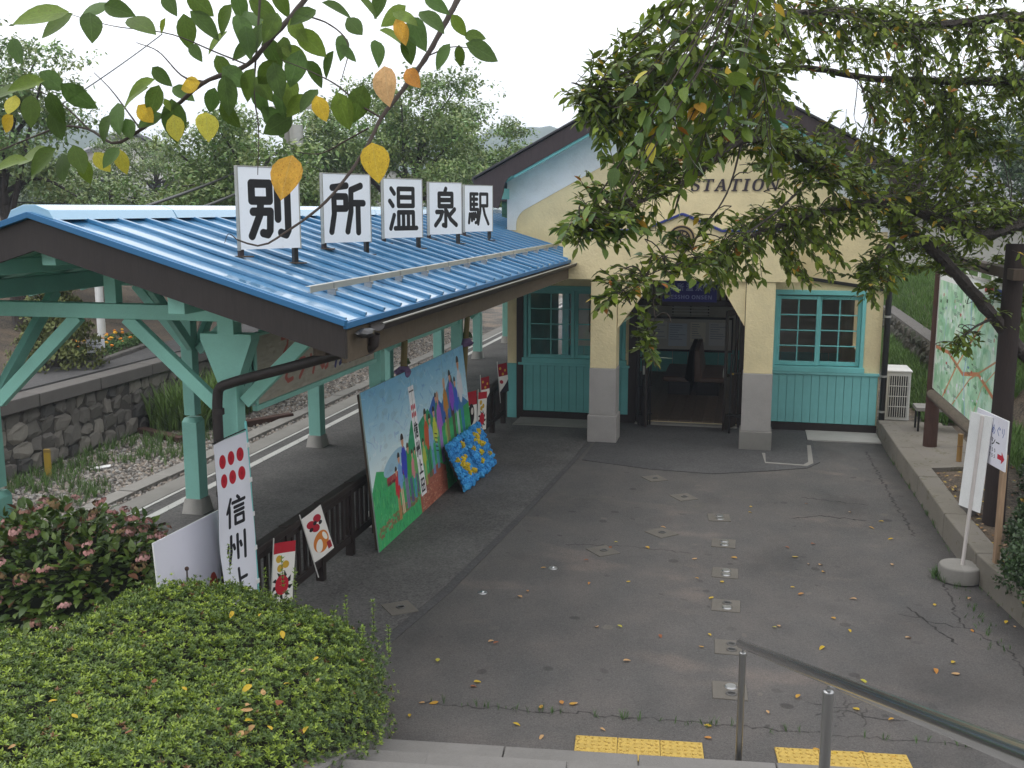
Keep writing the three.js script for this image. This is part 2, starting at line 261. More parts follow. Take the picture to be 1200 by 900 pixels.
// --- track bed with loose ballast ---
struct('track_bed', muv(new THREE.BoxGeometry(4.7, 0.1, 70)), mats.gravelBed, [-10, -0.95, -35]);
function lump(r, d = 1, j = 0.3) { let g = mergeVertices(new THREE.IcosahedronGeometry(r, d).deleteAttribute('uv').deleteAttribute('normal')); const p = g.attributes.position; for (let i = 0; i < p.count; i++) { const s = 1 + rr(-j, j); p.setXYZ(i, p.getX(i) * s, p.getY(i) * s * 0.7, p.getZ(i) * s); } g = g.toNonIndexed(); g.computeVertexNormals(); return g; }
const _m = new THREE.Matrix4(), _q = new THREE.Quaternion(), _e = new THREE.Euler(), _c = new THREE.Color();
function scatter(name, geo, mat, n, fn, parent = scene) { // instanced stuff; fn fills { p, e, s, c }
  const im = new THREE.InstancedMesh(geo, mat, n), o = { p: V(), e: [0, 0, 0], s: 1, c: null }; let k = 0;
  for (let i = 0; i < n; i++) { o.c = null; o.q = null; if (fn(o, i) === false) continue; if (o.q) _q.copy(o.q); else _q.setFromEuler(_e.set(...o.e)); _m.compose(o.p, _q, typeof o.s === 'number' ? V(o.s, o.s, o.s) : o.s); im.setMatrixAt(k, _m); if (o.c) im.setColorAt(k, _c.setRGB(...o.c)); k++; }
  im.count = k; im.name = parent === scene ? numbered(name) : name; im.castShadow = im.receiveShadow = true; im.userData.kind = 'stuff'; parent.add(im); return im;
}
tag(scatter('ballast', lump(0.034, 0, 0.35), M([1, 1, 1], 0.95), 36000, (o) => {
  const z = -11.5 - 26 * Math.pow(rnd(), 1.4), x = rr(-12.3, -7.9); o.p.set(x, -0.9 + rr(-0.01, 0.02), z); o.e = [rr(0, 6), rr(0, 6), rr(0, 6)]; o.s = rr(0.6, 1.5);
  const k = rr(0.09, 0.4), w = rnd(); o.c = [k, k * lerp(0.82, 0.97, w), k * lerp(0.66, 0.92, w)];
}), 'loose grey and brown ballast stones along the track', 'gravel');
for (const [x, y] of [[-8.25, -0.85], [-9.32, -0.85]]) { const r = thing('rail', x > -9 ? 'rusty steel rail hidden close under the platform edge' : 'rusty steel rail on the ballast beyond the first', 'rail', [x, -0.9, -35]); mesh('rail_foot', bb(-0.06, 0.06, -0.02, 0.015, -32, 32), mats.oldWood, r); mesh('rail_head', bb(-0.03, 0.03, 0.015, 0.1, -32, 32), mats.steelDull, r); }
const strip = thing('cable_trough', 'pale concrete cable trough running along the ballast', 'trough', [-9.85, -0.9, 0]);
for (let i = 0; i < 26; i++) mesh('lid', bev(0.32 + rr(-0.01, 0.01), 0.1, 0.97, 0.012), mats.concrete, strip, [rr(-0.012, 0.012), 0.02 + rr(0, 0.012), -12 - i * 1.0], [0, rr(-0.01, 0.01), 0]);

// --- old far platform: rubble wall, coping, earth top ---
const rub = thing('stone_wall', 'rubble stone wall with concrete coping along the old far platform', 'wall', [-12.4, -0.93, 0]);
const stoneMats = [[0.2, 0.185, 0.165], [0.29, 0.265, 0.235], [0.145, 0.138, 0.13], [0.36, 0.33, 0.29], [0.24, 0.22, 0.2]].map((c) => M(c, 0.95, { map: grime, bumpMap: grit, bumpScale: 0.02 }));
const stoneGeos = [0, 1, 2, 3, 4, 5].map(() => { const g = new RoundedBoxGeometry(0.34, 0.34, 0.34, 1, 0.09), p = g.attributes.position, h = new Map(); for (let i = 0; i < p.count; i++) { const k = [p.getX(i), p.getY(i), p.getZ(i)].map((q) => q.toFixed(3)).join(); if (!h.has(k)) h.set(k, [rr(-0.035, 0.035), rr(-0.035, 0.035), rr(-0.035, 0.035)]); const [a, b, c] = h.get(k); p.setXYZ(i, p.getX(i) + a, p.getY(i) + b, p.getZ(i) + c); } const q = muv(g); q.computeVertexNormals(); return q; });
mesh('wall_core', bbx(-0.4, -0.06, 0, 1.2, -46, -10), M([0.1, 0.09, 0.08], 1, { bumpMap: grit, bumpScale: 0.02 }), rub);
for (let row = 0; row < 4; row++) for (let z = -11.2 - row * 0.13, n = 0; z > -34 && n < 70; n++) { const w = rr(0.75, 1.5); z -= 0.17 * w; mesh('stone', pick(stoneGeos), pick(stoneMats), rub, [-0.14 + rr(-0.03, 0.02), 0.16 + row * 0.3 + rr(-0.04, 0.04), z], [rr(-0.2, 0.2), rr(-0.2, 0.2), rr(-0.3, 0.3)]).scale.set(0.75, rr(0.85, 1.12), w); z -= 0.17 * w + 0.005; }
for (let i = 0; i < 20; i++) mesh('coping', bev(0.45, 0.24, 1.78, 0.02), mats.darkConcrete, rub, [-0.12, 1.31 + rr(-0.006, 0.006), -11.2 - i * 1.8], [0, rr(-0.004, 0.004), 0]);
function field(x0, x1, z0, z1, nx, nz, h, mat, name) {
  const g = new THREE.PlaneGeometry(x1 - x0, z1 - z0, nx, nz).rotateX(-Math.PI / 2).translate((x0 + x1) / 2, 0, (z0 + z1) / 2), p = g.attributes.position, uv = g.attributes.uv;
  for (let i = 0; i < p.count; i++) { p.setY(i, h(p.getX(i), p.getZ(i))); uv.setXY(i, p.getX(i), p.getZ(i)); }
  g.computeVertexNormals(); return struct(name, g, mat);
}
const hL = (x, z) => 0.46 + 0.04 * perlin.noise(x * 0.8, 1, z * 0.8) + 0.9 * sstep(-16.5, -21, x) + 2.2 * sstep(-22, -34, x) * (1 + 0.2 * perlin.noise(x * 0.1, 2, z * 0.1));
field(-80, -12.62, -90, 2, 90, 90, hL, mats.earth, 'far_bank');
struct('far_platform_path', muv(new THREE.BoxGeometry(1.2, 0.04, 40)), mats.asphaltPatch, [-13.35, 0.505, -30]);

// --- right-hand bed, bank and lane ---
const kerbX = (z) => z < -12 ? lerp(2.2, 2.3, sstep(-17.5, -12, z)) : 2.3 + 0.045 * (z + 12) * (z + 12);
const hR = (x, z) => { const lane = sstep(-17.2, -18.2, z); const bed = 0.24 + 0.05 * perlin.noise(x, 3, z) + 1.5 * sstep(4.1, 7.5, x); const ln = -0.01 + 0.16 * sstep(3.2, 3.5, x) + 1.45 * sstep(3.75, 5.4, x) + 0.05 * perlin.noise(x * 1.3, 4, z * 1.3); return lerp(bed, ln, lane); };
{ const g = new THREE.PlaneGeometry(1, 1, 60, 90).rotateX(-Math.PI / 2), p = g.attributes.position, uv = g.attributes.uv;
  for (let i = 0; i < p.count; i++) { const s = p.getX(i) + 0.5, t = p.getZ(i) + 0.5, z = lerp(-75, -2, t), x = lerp(z > -18 ? kerbX(z) + 0.2 : 2.25, 30, s * s), y = hR(x, z); p.setXYZ(i, x, y, z); uv.setXY(i, x, z); }
  g.computeVertexNormals(); struct('bank', g, mats.earth); }
struct('lane', sheet([[2.25, -18.3], [3.25, -18.3], [3.7, -30], [4.2, -60], [2.25, -60]], 0.03, 0.1), mats.gravelBed);
const kerb = thing('retaining_kerb', 'low weathered concrete kerb wall edging the planted bed', 'kerb', [0, 0, 0]);
{ const segs = [-17.3, -15.6, -13.9, -12.2, -10.8, -9.6, -8.5, -7.4, -6.2, -5];
  for (let i = 0; i + 1 < segs.length; i++) { const a = segs[i], b = segs[i + 1], pa = V(kerbX(a) + 0.13, 0.12, a), pb = V(kerbX(b) + 0.13, 0.12, b - 0.012); mesh('kerb_block', bar(pa, pb, 0.26, 0.36, 0.02), mats.kerb, kerb); } }
mesh('kerb_return', bb(2.2, 3.2, -0.05, 0.27, -17.75, -17.45, 0.02), mats.kerb, kerb);
struct('bed_slab', sheet([[2.45, -17.4], [2.45, -14.4], [3.0, -14.6], [3.3, -16], [3.3, -17.4]], 0.29, 0.1), mats.kerb);

// --- stairs up to where the camera stands ---
const stairs = thing('stone_stairs', 'grey stone stairs climbing from the forecourt with low side kerb', 'stairs', [-0.1, 0, -6.42], 0.108);
const slabGeos = [0, 1, 2].map(() => bev(0.892, 0.06, 0.42, 0.008));
for (let i = 0; i < 14; i++) {
  mesh('riser', bbx(-2.3, 2.9, -0.1 + 0.15 * i, 0.15 * (i + 1) - 0.058, 0.4 * i + 0.03, 0.4 * i + 0.44), mats.stairStone, stairs);
  for (let k = 0; k < 6; k++) { const x = -2.3 + 0.45 + k * 0.9 - (i % 2) * 0.45; if (x < 2.9 && x > -2.4) mesh('tread', slabGeos[(i + k) % 3], mats.stairStone, stairs, [Math.max(x, -1.853), 0.15 * (i + 1) - 0.03 + rr(-0.002, 0.002) + (x < -1.86 ? -0.003 : 0), 0.4 * i + 0.2]); }
}
mesh('side_kerb', poly([[0.3, -0.1], [-5.6, -0.1], [-5.6, 2.3], [-0.1, 0.2], [0.3, 0.1]], 0.17, [], 0.01).rotateY(Math.PI / 2).translate(-2.47, 0, 0), mats.stairStone, stairs);
struct('stair_landing', sheet([[-6, -0.9], [4, -0.9], [4, 12], [-6, 12]], 2.12, 0.3), mats.asphaltDark);

// --- yellow tactile paving ---
const tyMat = M([0.5, 0.34, 0.075], 0.8, { map: ptex(256, 256, (u, v) => { const a = N64(u, v), b = N16(u, v); return a * 0.6 + b * 0.4 > 0.72 ? [0.55, 0.5, 0.42] : 0.8 + 0.3 * b; }, true, 1 / 0.45), bumpMap: grit, bumpScale: 0.002 });
{ const plate = bev(0.297, 0.014, 0.297, 0.003), dome = new THREE.SphereGeometry(0.011, 6, 3, 0, 7, 0, 1.57).scale(1, 0.85, 1), d = []; for (let i = 0; i < 6; i++) for (let j = 0; j < 6; j++) d.push(dome.clone().translate(-0.125 + i * 0.05, 0.007, -0.125 + j * 0.05)); const domes = muv(mergeGeometries(d));
  for (const [x0, n, lab] of [[-1.07, 3, 'yellow tactile paving strip before the stairs, left of the handrail foot post'], [0.32, 3, 'yellow tactile paving strip beyond the handrail, beneath its sloping rail']]) { const s = thing('tactile_paving', lab, 'paving', [x0, 0.008, -6.61 - (x0 + 1.07) * 0.108], 0.108); for (let i = 0; i < n; i++) { const t = mesh('tile', plate, tyMat, s, [0.15 + i * 0.3, 0, -0.02], [0, 0, rr(-0.004, 0.004)]); mesh('studs', domes, tyMat, t); } } }
// --- stainless handrail ---
{ const h = thing('handrail', 'stainless steel tube handrail on round posts beside the stairs', 'handrail', [0.05, 0, -6.62], 0.14);
  const top = (t) => 0.89 + 0.38 * t;
  mesh('rail_tube', tube([V(0, top(-0.06), -0.06), V(0, top(1.5), 1.5), V(0, top(3.5), 3.5), V(0, top(5.6), 5.6)], 0.03, 18, 40), mats.steel, h);
  mesh('end_cap', new THREE.SphereGeometry(0.0301, 14, 8), mats.steel, h, [0, top(-0.06), -0.06]);
  for (const [t, b] of [[0.06, 0], [2.45, 0.9], [5.2, 1.95]]) { const p = mesh('post', new THREE.CylinderGeometry(0.023, 0.023, top(t) - 0.06 - b, 14).translate(0, (top(t) - 0.06 + b) / 2, 0), mats.steelDull, h, [0, 0, t]); mesh('post_neck', new THREE.CylinderGeometry(0.006, 0.006, 0.07, 8), mats.steel, p, [0, top(t) - 0.045, 0]); mesh('post_cap', new THREE.SphereGeometry(0.023, 12, 6, 0, 7, 0, 1.57).scale(1, 0.5, 1), mats.steelDull, p, [0, top(t) - 0.06, 0]); mesh('flange', new THREE.CylinderGeometry(0.034, 0.034, 0.008, 14), mats.steelDull, p, [0, b + 0.014, 0]); }
}
// --- little concrete setting blocks with metal sockets let into the asphalt ---
{ const blk = bev(0.27, 0.03, 0.3, 0.006), cap = new THREE.CylinderGeometry(0.042, 0.05, 0.012, 14), hole = new THREE.TorusGeometry(0.036, 0.009, 6, 14).rotateX(Math.PI / 2), pit = new THREE.CylinderGeometry(0.036, 0.036, 0.004, 14);
  const S = [[-0.02, -7.75, 'ch', 0.05], [-0.03, -8.58, 'hh', 0.03], [-0.09, -9.54, 'hc', 0], [-0.12, -10.45, 'cc', 0], [-0.16, -11.43, 'cc', 0], [-0.24, -12.42, 'cc', 0.1], [-0.72, -13.24, 'h', 0.6], [-1.18, -14.11, 'h', 0.6], [-0.88, -11.65, 'h', 0.8], [-1.46, -10.86, 'h', 0.7], [-3.11, -8.76, 'h', 0.7]];
  const nm = { ch: 'cap and socket', hh: 'two open sockets', hc: 'socket and cap', cc: 'two metal caps', h: 'one open socket' };
  mats.socketRing = M([0.13, 0.125, 0.12], 0.5, { metalness: 0.6 }); const blkMat = M([0.15, 0.135, 0.117], 0.95, { map: grime, bumpMap: grit, bumpScale: 0.005 });
  const where = ['beside the handrail foot', 'second beyond the handrail end', 'third in the row from the handrail', 'fourth in the row from the handrail', 'fifth in the row from the handrail', 'sixth and last in the straight row', 'turned askew, next toward the entrance', 'turned askew, closest to the entrance paving', 'askew and alone in mid forecourt', 'askew in a dusty patch toward the mural', 'on the platform side of the asphalt seam'];
  S.forEach(([x, z, k, a], i) => { const t = thing('socket_block', 'inset concrete block with ' + nm[k] + ', ' + where[i], 'ground socket', [x, i > 9 ? 0.005 : -0.006, z], a, 'socket blocks set in the forecourt'); mesh('block', blk, blkMat, t); [...k].forEach((q, n) => { const zz = k.length > 1 ? (n ? 0.06 : -0.06) : 0; if (q === 'c') mesh('metal_cap', cap, mats.steelDull, t, [0.01, 0.02, zz]); else { const r = mesh('socket_ring', hole, mats.socketRing, t, [0.01, 0.016, zz]); mesh('socket_pit', pit, mats.blackMetal, r, [0, -0.001, 0]); } }); });
}
// metal studs in the asphalt
for (const [u, x, z] of [[0, -2.45, -9.35], [1, -1.9, -10.2]]) { const t = thing('survey_stud', u ? 'small shiny metal stud in the asphalt out in the forecourt' : 'small shiny metal stud beside the asphalt seam', 'stud', [x, 0.004, z]); mesh('washer', new THREE.CylinderGeometry(0.045, 0.05, 0.008, 14), mats.steelDull, t); mesh('stud_head', new THREE.SphereGeometry(0.022, 10, 5, 0, 7, 0, 1.57).scale(1, 0.5, 1), mats.steel, t, [0, 0.004, 0]); }
// ================= station building =================
const st = thing('station_building', 'cream and teal wooden station with gabled roof and pillared porch', 'station', [0, 0, 0]);
const ZF = -17.9; // front face of the main wall
const gab = (x) => 4.22 + (x < -1 ? (x + 4.45) * 0.53 : (2.45 - x) * 0.53);
{ // front wall
  const holes = [rect(-3.86, -2.1, 1.08, 2.36), rect(0.47, 1.9, 1.1, 2.34), rect(-1.92, -0.06, 0.02, 2.6)];
  mesh('front_wall', poly([[-4.2, 0], [2.2, 0], [2.2, gab(2.2) - 0.1], [-1, gab(-1) - 0.1], [-4.2, gab(-4.2) - 0.1]], 0.16, holes).translate(0, 0, ZF - 0.16), mats.cream, st);
  // white band under the verge with a curved inner edge
  const inner = (s) => { const p = []; const e = s < 0 ? -4.04 : 2.04, X = (t) => -1 + (e + 1) * t; p.push([X(1), 3.38]); for (let i = 0; i <= 6; i++) { const a = i / 6 * 1.05; p.push([X(1) + (s < 0 ? 1 : -1) * 0.3 * (1 - Math.cos(a)), 3.46 + 0.32 * Math.sin(a)]); } return p; };
  const L = inner(-1), R = inner(1).reverse();
  const pts = [[-4.2, 3.38], ...L, [-1, 5.3], ...R, [2.2, 3.38], [2.2, gab(2.2) - 0.12], [-1, gab(-1) - 0.12], [-4.2, gab(-4.2) - 0.12]];
  mesh('white_band', poly(pts, 0.022).translate(0, 0, ZF + 0.001), mats.whitePlaster, st);
  for (const s of [0, 1]) { const a = s ? V(0.8, 2.63, ZF + 0.03) : V(-2.9, 2.63, ZF + 0.03), b = s ? V(2.18, 2.44, ZF + 0.03) : V(-4.18, 2.44, ZF + 0.03); mesh('raking_trim', bar(a, b, 0.06, 0.055), s ? mats.blackMetal : mats.eaveWood, st); }
}
// side and back walls, floor, ceiling, roof
mesh('side_wall', poly([[18.06, 0], [25.4, 0], [25.4, 4.2], [18.06, 4.2]], 0.15, [rect(22.2, 23.5, 0.03, 2.1)]).rotateY(Math.PI / 2).translate(-4.2, 0, 0), mats.tealWall, st);  // platform-side doorway opening added to let daylight into the waiting room
mesh('side_wall', poly([[18.06, 0], [25.4, 0], [25.4, 4.2], [18.06, 4.2]], 0.15, [rect(19.2, 21, 1.1, 2.3)]).rotateY(Math.PI / 2).translate(2.05, 0, 0), mats.cream, st);
mesh('back_wall', poly([[-4.2, 0], [2.2, 0], [2.2, 4.2], [-1, 5.9], [-4.2, 4.2]], 0.15).translate(0, 0, -25.55), mats.cream, st);
mesh('room_partition', poly(rect(-4.05, 2.05, 0, 2.85), 0.1, [rect(-3.6, -2.6, 0.9, 2.1)]).translate(0, 0, -23.8), mats.interior, st);
for (let i = 0; i < 18; i++) mesh('partition_board', bev(0.335, 0.56, 0.02, 0.004), mats.tealWall, st, [-3.88 + i * 0.345, 0.3, -23.685]);
mesh('ceiling', bbx(-4.05, 2.05, 2.86, 2.95, -25.4, -18.06), mats.interior, st);
const plankG = [0, 1, 2].map(() => bev(0.192, 0.05, 5.55, 0.004)), plankM = [[0.16, 0.115, 0.085], [0.19, 0.14, 0.105], [0.14, 0.1, 0.075]].map((c) => M(c, 0.55, { map: grain }));
for (let i = 0; i < 31; i++) mesh('floor_plank', plankG[i % 3], pick(plankM), st, [-3.95 + i * 0.197, 0.015, -20.87]);
{ // roof planes with verge boards
  const zf = -17.25, zb = -26;
  for (const s of [-1, 1]) {
    const ex = s < 0 ? -4.62 : 2.62, ey = 4.22 - 0.09, a = V(ex, ey, 0), b = V(-1, gab(-1), 0);
    const d = b.clone().sub(a), n = V(-d.y, d.x, 0).normalize().multiplyScalar(s < 0 ? 1 : -1);
    const q = (p, k) => [p.x + n.x * k, p.y + n.y * k];
    const slab = mesh('roof_slope', poly([q(a, 0), q(b, 0), q(b, 0.11), q(a, 0.11)], zf - zb).translate(0, 0, zb), M([0.05, 0.05, 0.055], 0.6, { map: grime }), st);
    for (let i = 0; i < 10; i++) mesh('roof_course', poly([q(a.clone().lerp(b, i / 10), 0.11), q(a.clone().lerp(b, (i + 0.98) / 10), 0.112), q(a.clone().lerp(b, (i + 0.98) / 10), 0.122), q(a.clone().lerp(b, i / 10), 0.14)], zf - zb).translate(0, 0, zb), M([0.055, 0.05, 0.055], 0.6, { map: grime }), st);
    // verge board, deep at the foot with a curved bracket
    const low = -0.18, foot = a.clone().lerp(b, 0.1), mid = a.clone().lerp(b, 0.19);
    const out = [[a.x, a.y + 0.1], [b.x, b.y + 0.12], [b.x, b.y + low], [mid.x, mid.y + low]];
    for (let i = 1; i <= 5; i++) { const t = i / 5 * 1.5; out.push([mid.x - s * -1 * 0.18 * Math.sin(t) * 1, mid.y + low - 0.3 * (1 - Math.cos(t))]); }
    const fx = s < 0 ? a.x + 0.42 : a.x - 0.42; out.push([fx, a.y - 0.37], [a.x, a.y - 0.3]);
    mesh('verge_board', poly(out, 0.05).translate(0, 0, zf), mats.barge, st);
    mesh('verge_cap', bar(V(a.x - s * -0.02, a.y + 0.135, zf + 0.03), V(b.x, b.y + 0.15, zf + 0.03), 0.12, 0.035), M([0.03, 0.03, 0.034], 0.5), st);
    mesh('verge_trim', bar(V(mid.x, mid.y + low - 0.02, zf - 0.01), V(b.x, b.y + low - 0.02, zf - 0.01), 0.05, 0.05), mats.tealLight, st);
    mesh('verge_soffit', poly([[a.x + (s < 0 ? 0.35 : -0.35), a.y - 0.02 + 0.1], [b.x, b.y - 0.03], [b.x, b.y - 0.06], [a.x + (s < 0 ? 0.35 : -0.35), a.y + 0.05]], 0.6).translate(0, 0, -17.88), mats.tealLight, st);
    mesh('eave_bracket', bb(s < 0 ? -4.34 : 2.16, s < 0 ? -4.16 : 2.34, 3.92, 4.1, -17.95, -17.3), mats.tealLight, st);
  }
}
{ // low wing behind on the platform side
  mesh('wing_wall', bbx(-4.9, -4.25, 3.35, 3.9, -22.4, -20.4), M([0.04, 0.12, 0.085], 0.7, { map: grain }), st);
  for (let i = 0; i < 4; i++) mesh('wing_board', bb(-4.9, -4.25, 3.38 + i * 0.13, 3.5 + i * 0.13, -20.4, -20.375), M([0.04, 0.13, 0.09], 0.7, { map: grain }), st);
  mesh('wing_fascia', bb(-4.95, -4.22, 3.9, 4.1, -22.4, -20.3), mats.barge, st);
  mesh('wing_flashing', bb(-4.97, -4.22, 4.1, 4.13, -22.4, -20.25), mats.roofTrim, st);
}
// windows: frame, glazing bars, panes
function sash(parent, x0, x1, y0, y1, z, cols, rows, m) {
  const w = mesh('window', mergeGeometries([bb(x0, x0 + 0.06, y0, y1, z - 0.05, z), bb(x1 - 0.06, x1, y0, y1, z - 0.05, z), bb(x0 + 0.06, x1 - 0.06, y0, y0 + 0.07, z - 0.05, z), bb(x0 + 0.06, x1 - 0.06, y1 - 0.06, y1, z - 0.05, z)]), m, parent);
  const X = (i) => lerp(x0 + 0.06, x1 - 0.06, i / cols), Y = (j) => lerp(y0 + 0.07, y1 - 0.06, j / rows);
  for (let i = 1; i < cols; i++) mesh('glazing_bar', bb(X(i) - 0.011, X(i) + 0.011, y0 + 0.07, y1 - 0.06, z - 0.035, z - 0.008), m, w);
  for (let j = 1; j < rows; j++) mesh('glazing_bar', bb(x0 + 0.06, x1 - 0.06, Y(j) - 0.011, Y(j) + 0.011, z - 0.033, z - 0.01), m, w);
  for (let i = 0; i < cols; i++) for (let j = 0; j < rows; j++) mesh('pane', new THREE.PlaneGeometry(X(i + 1) - X(i), Y(j + 1) - Y(j)).translate((X(i) + X(i + 1)) / 2, (Y(j) + Y(j + 1)) / 2, z - 0.024 + rr(-0.002, 0.002)).rotateY(0), mats.glass, w);
  return w;
}
const zw = ZF + 0.015;
sash(st, 0.5, 1.2, 1.13, 2.31, zw - 0.01, 2, 4, mats.tealLight); sash(st, 1.17, 1.87, 1.13, 2.31, zw - 0.065, 2, 4, mats.tealLight);
sash(st, -3.83, -2.98, 1.11, 2.33, zw - 0.01, 2, 4, mats.tealWall); sash(st, -2.98, -2.13, 1.11, 2.33, zw - 0.065, 2, 4, mats.tealWall);
for (const [x0, x1, m] of [[0.44, 1.93, mats.tealLight], [-3.9, -2.06, mats.tealWall]]) {
  mesh('window_surround', mergeGeometries([bb(x0, x1, 2.33, 2.41, ZF - 0.1, ZF + 0.045), bb(x0, x0 + 0.06, 1.12, 2.33, ZF - 0.1, ZF + 0.035), bb(x1 - 0.06, x1, 1.12, 2.33, ZF - 0.1, ZF + 0.035)]), m, st);
  mesh('window_sill', bb(x0 - 0.02, x1 + 0.02, 1.03, 1.12, ZF - 0.1, ZF + 0.075), m, st);
}
for (const [x0, x1, m] of [[0.44, 2.18, M([0.2, 0.52, 0.52], 0.5, { map: grime, bumpMap: grain, bumpScale: 0.001 })], [-3.98, -2.0, mats.tealWall]]) {
  const n = Math.round((x1 - x0) / 0.134), w = (x1 - x0) / n, g = bev(w - 0.006, 0.84, 0.03, 0.004);
  for (let i = 0; i < n; i++) mesh('wainscot_board', g, m, st, [x0 + (i + 0.5) * w, 0.57, ZF + 0.03]);
  mesh('wainscot_backing', bb(x0, x1, 0.14, 0.99, ZF, ZF + 0.018), m, st);
  mesh('wainscot_cap', bb(x0 - 0.01, x1 + 0.02, 0.985, 1.03, ZF, ZF + 0.07), m, st);
  mesh('base_board', bb(x0, x1 + 0.02, 0, 0.14, ZF, ZF + 0.05), mats.darkBrown, st);
}
mesh('corner_post', bb(-4.02, -3.9, 0, 2.45, ZF, ZF + 0.06), mats.darkBrown, st);
mesh('corner_post', bb(-4.2, -4.02, 0, 1.0, ZF, ZF + 0.03), mats.tealWall, st);
{ const dp = mesh('downpipe', new THREE.CylinderGeometry(0.05, 0.05, 4.0, 12).translate(0, 2.05, 0), mats.blackMetal, st, [2.27, 0, ZF + 0.07]); for (const y of [0.4, 1.0, 2.0, 3.0, 3.5]) mesh('pipe_clip', new THREE.CylinderGeometry(0.056, 0.056, 0.035, 12), mats.galv, dp, [0, y, 0]); }
// --- porch ---
{ const zf = -16.2, zb = -16.52, xl = -2.89, xr = 0.76;
  const ped = [[xl, 2.65], [-2.02, 2.65], [-2.02, 1.86], [-1.62, 2.42], [-1.4, 2.65], [-0.6, 2.65], [-0.4, 2.48], [-0.02, 1.92], [-0.02, 2.65], [xr, 2.65], [xr, 3.4], [-0.42, 3.4], [-1.03, 3.66], [-1.66, 3.4], [xl, 3.4]];
  mesh('porch_front', poly([[xl, 2.65], [xr, 2.65], [xr, 3.4], [-0.42, 3.4], [-1.03, 3.66], [-1.66, 3.4], [xl, 3.4]], 0.3).translate(0, 0, zf - 0.3), mats.cream, st);
  for (const s of [0, 1]) mesh('arch_corner', poly(s ? [[-0.03, 2.649], [-0.03, 1.95], [-0.45, 2.649]] : [[-2.01, 2.649], [-2.01, 1.86], [-1.45, 2.649]], 0.26).translate(0, 0, zf - 0.32), mats.cream, st);
  for (const [x0, x1, bh] of [[-2.44, -2.02, 0.45], [-0.02, 0.42, 0.3]]) {
    const p = mesh('pillar', bb(x0, x1, 1.22, 2.648, zf - 0.44, zf - 0.02, 0.01), mats.cream, st);
    mesh('pillar_stone', bb(x0 - 0.008, x1 + 0.008, bh, 1.22, zf - 0.45, zf - 0.012, 0.012), mats.stone, p);
    mesh('pillar_base', bb(x0 - 0.03, x1 + 0.03, 0, bh, zf - 0.47, zf + 0.01, 0.015), bh > 0.4 ? mats.stone : mats.concrete, p);
  }
  for (const [x0, x1] of [[xl, xl + 0.15], [xr - 0.15, xr]]) mesh('porch_side', bb(x0, x1, 2.651, 3.36, ZF - 0.01, zf - 0.301), mats.cream, st);
  mesh('porch_ceiling', bb(xl + 0.15, xr - 0.15, 2.66, 2.72, ZF, zf - 0.301), mats.interior, st);
  mesh('porch_roof', bb(xl + 0.02, xr - 0.02, 3.3, 3.38, ZF, zf - 0.301), mats.galv, st);
  const cop = [[xl - 0.01, 3.4], [-1.66, 3.4], [-1.03, 3.66], [-0.42, 3.4], [xr + 0.01, 3.4]];
  for (let i = 0; i < 4; i++) mesh('blue_coping', bar(V(cop[i][0], cop[i][1] + 0.018, zf - 0.14), V(cop[i + 1][0], cop[i + 1][1] + 0.018, zf - 0.14), 0.36, 0.036, 0.004), mats.blueTrim, st);
  // round emblem with concentric relief
  const em = mesh('emblem', new THREE.CylinderGeometry(0.2, 0.21, 0.04, 28).rotateX(Math.PI / 2), M([0.42, 0.31, 0.15], 0.6, { map: grime }), st, [-1.03, 3.3, zf + 0.015]);
  for (const r of [0.185, 0.125, 0.06]) mesh('emblem_ring', new THREE.TorusGeometry(r, 0.014, 6, 26), mats.darkBrown, em, [0, 0, 0.022]);
  for (let i = 0; i < 6; i++) mesh('emblem_lobe', new THREE.TorusGeometry(0.035, 0.009, 5, 12), mats.darkBrown, em, [0.093 * Math.cos(i * 1.047), 0.093 * Math.sin(i * 1.047), 0.022]);
}
// raised STATION lettering on the gable
{ const { FontLoader } = await import('three/addons/loaders/FontLoader.js'), { TextGeometry } = await import('three/addons/geometries/TextGeometry.js');
  const font = await new FontLoader().loadAsync('fonts/droid/droid_serif_bold.typeface.json');
  let x = -1.02; const sh = new THREE.Matrix4().makeShear(0, 0, 0.2, 0, 0, 0);
  for (const ch of 'STATION') { const g = new TextGeometry(ch, { font, size: 0.2, depth: 0.03, curveSegments: 4, bevelEnabled: false }); g.computeBoundingBox(); const w = g.boundingBox.max.x; const p = g.attributes.position; for (let i = 0; i < p.count; i++) p.setX(i, p.getX(i) + 0.2 * p.getY(i)); mesh('raised_letter', g, M([0.03, 0.02, 0.03], 0.5), st, [x, 4.05, ZF + 0.002]); x += w + 0.035; }
}
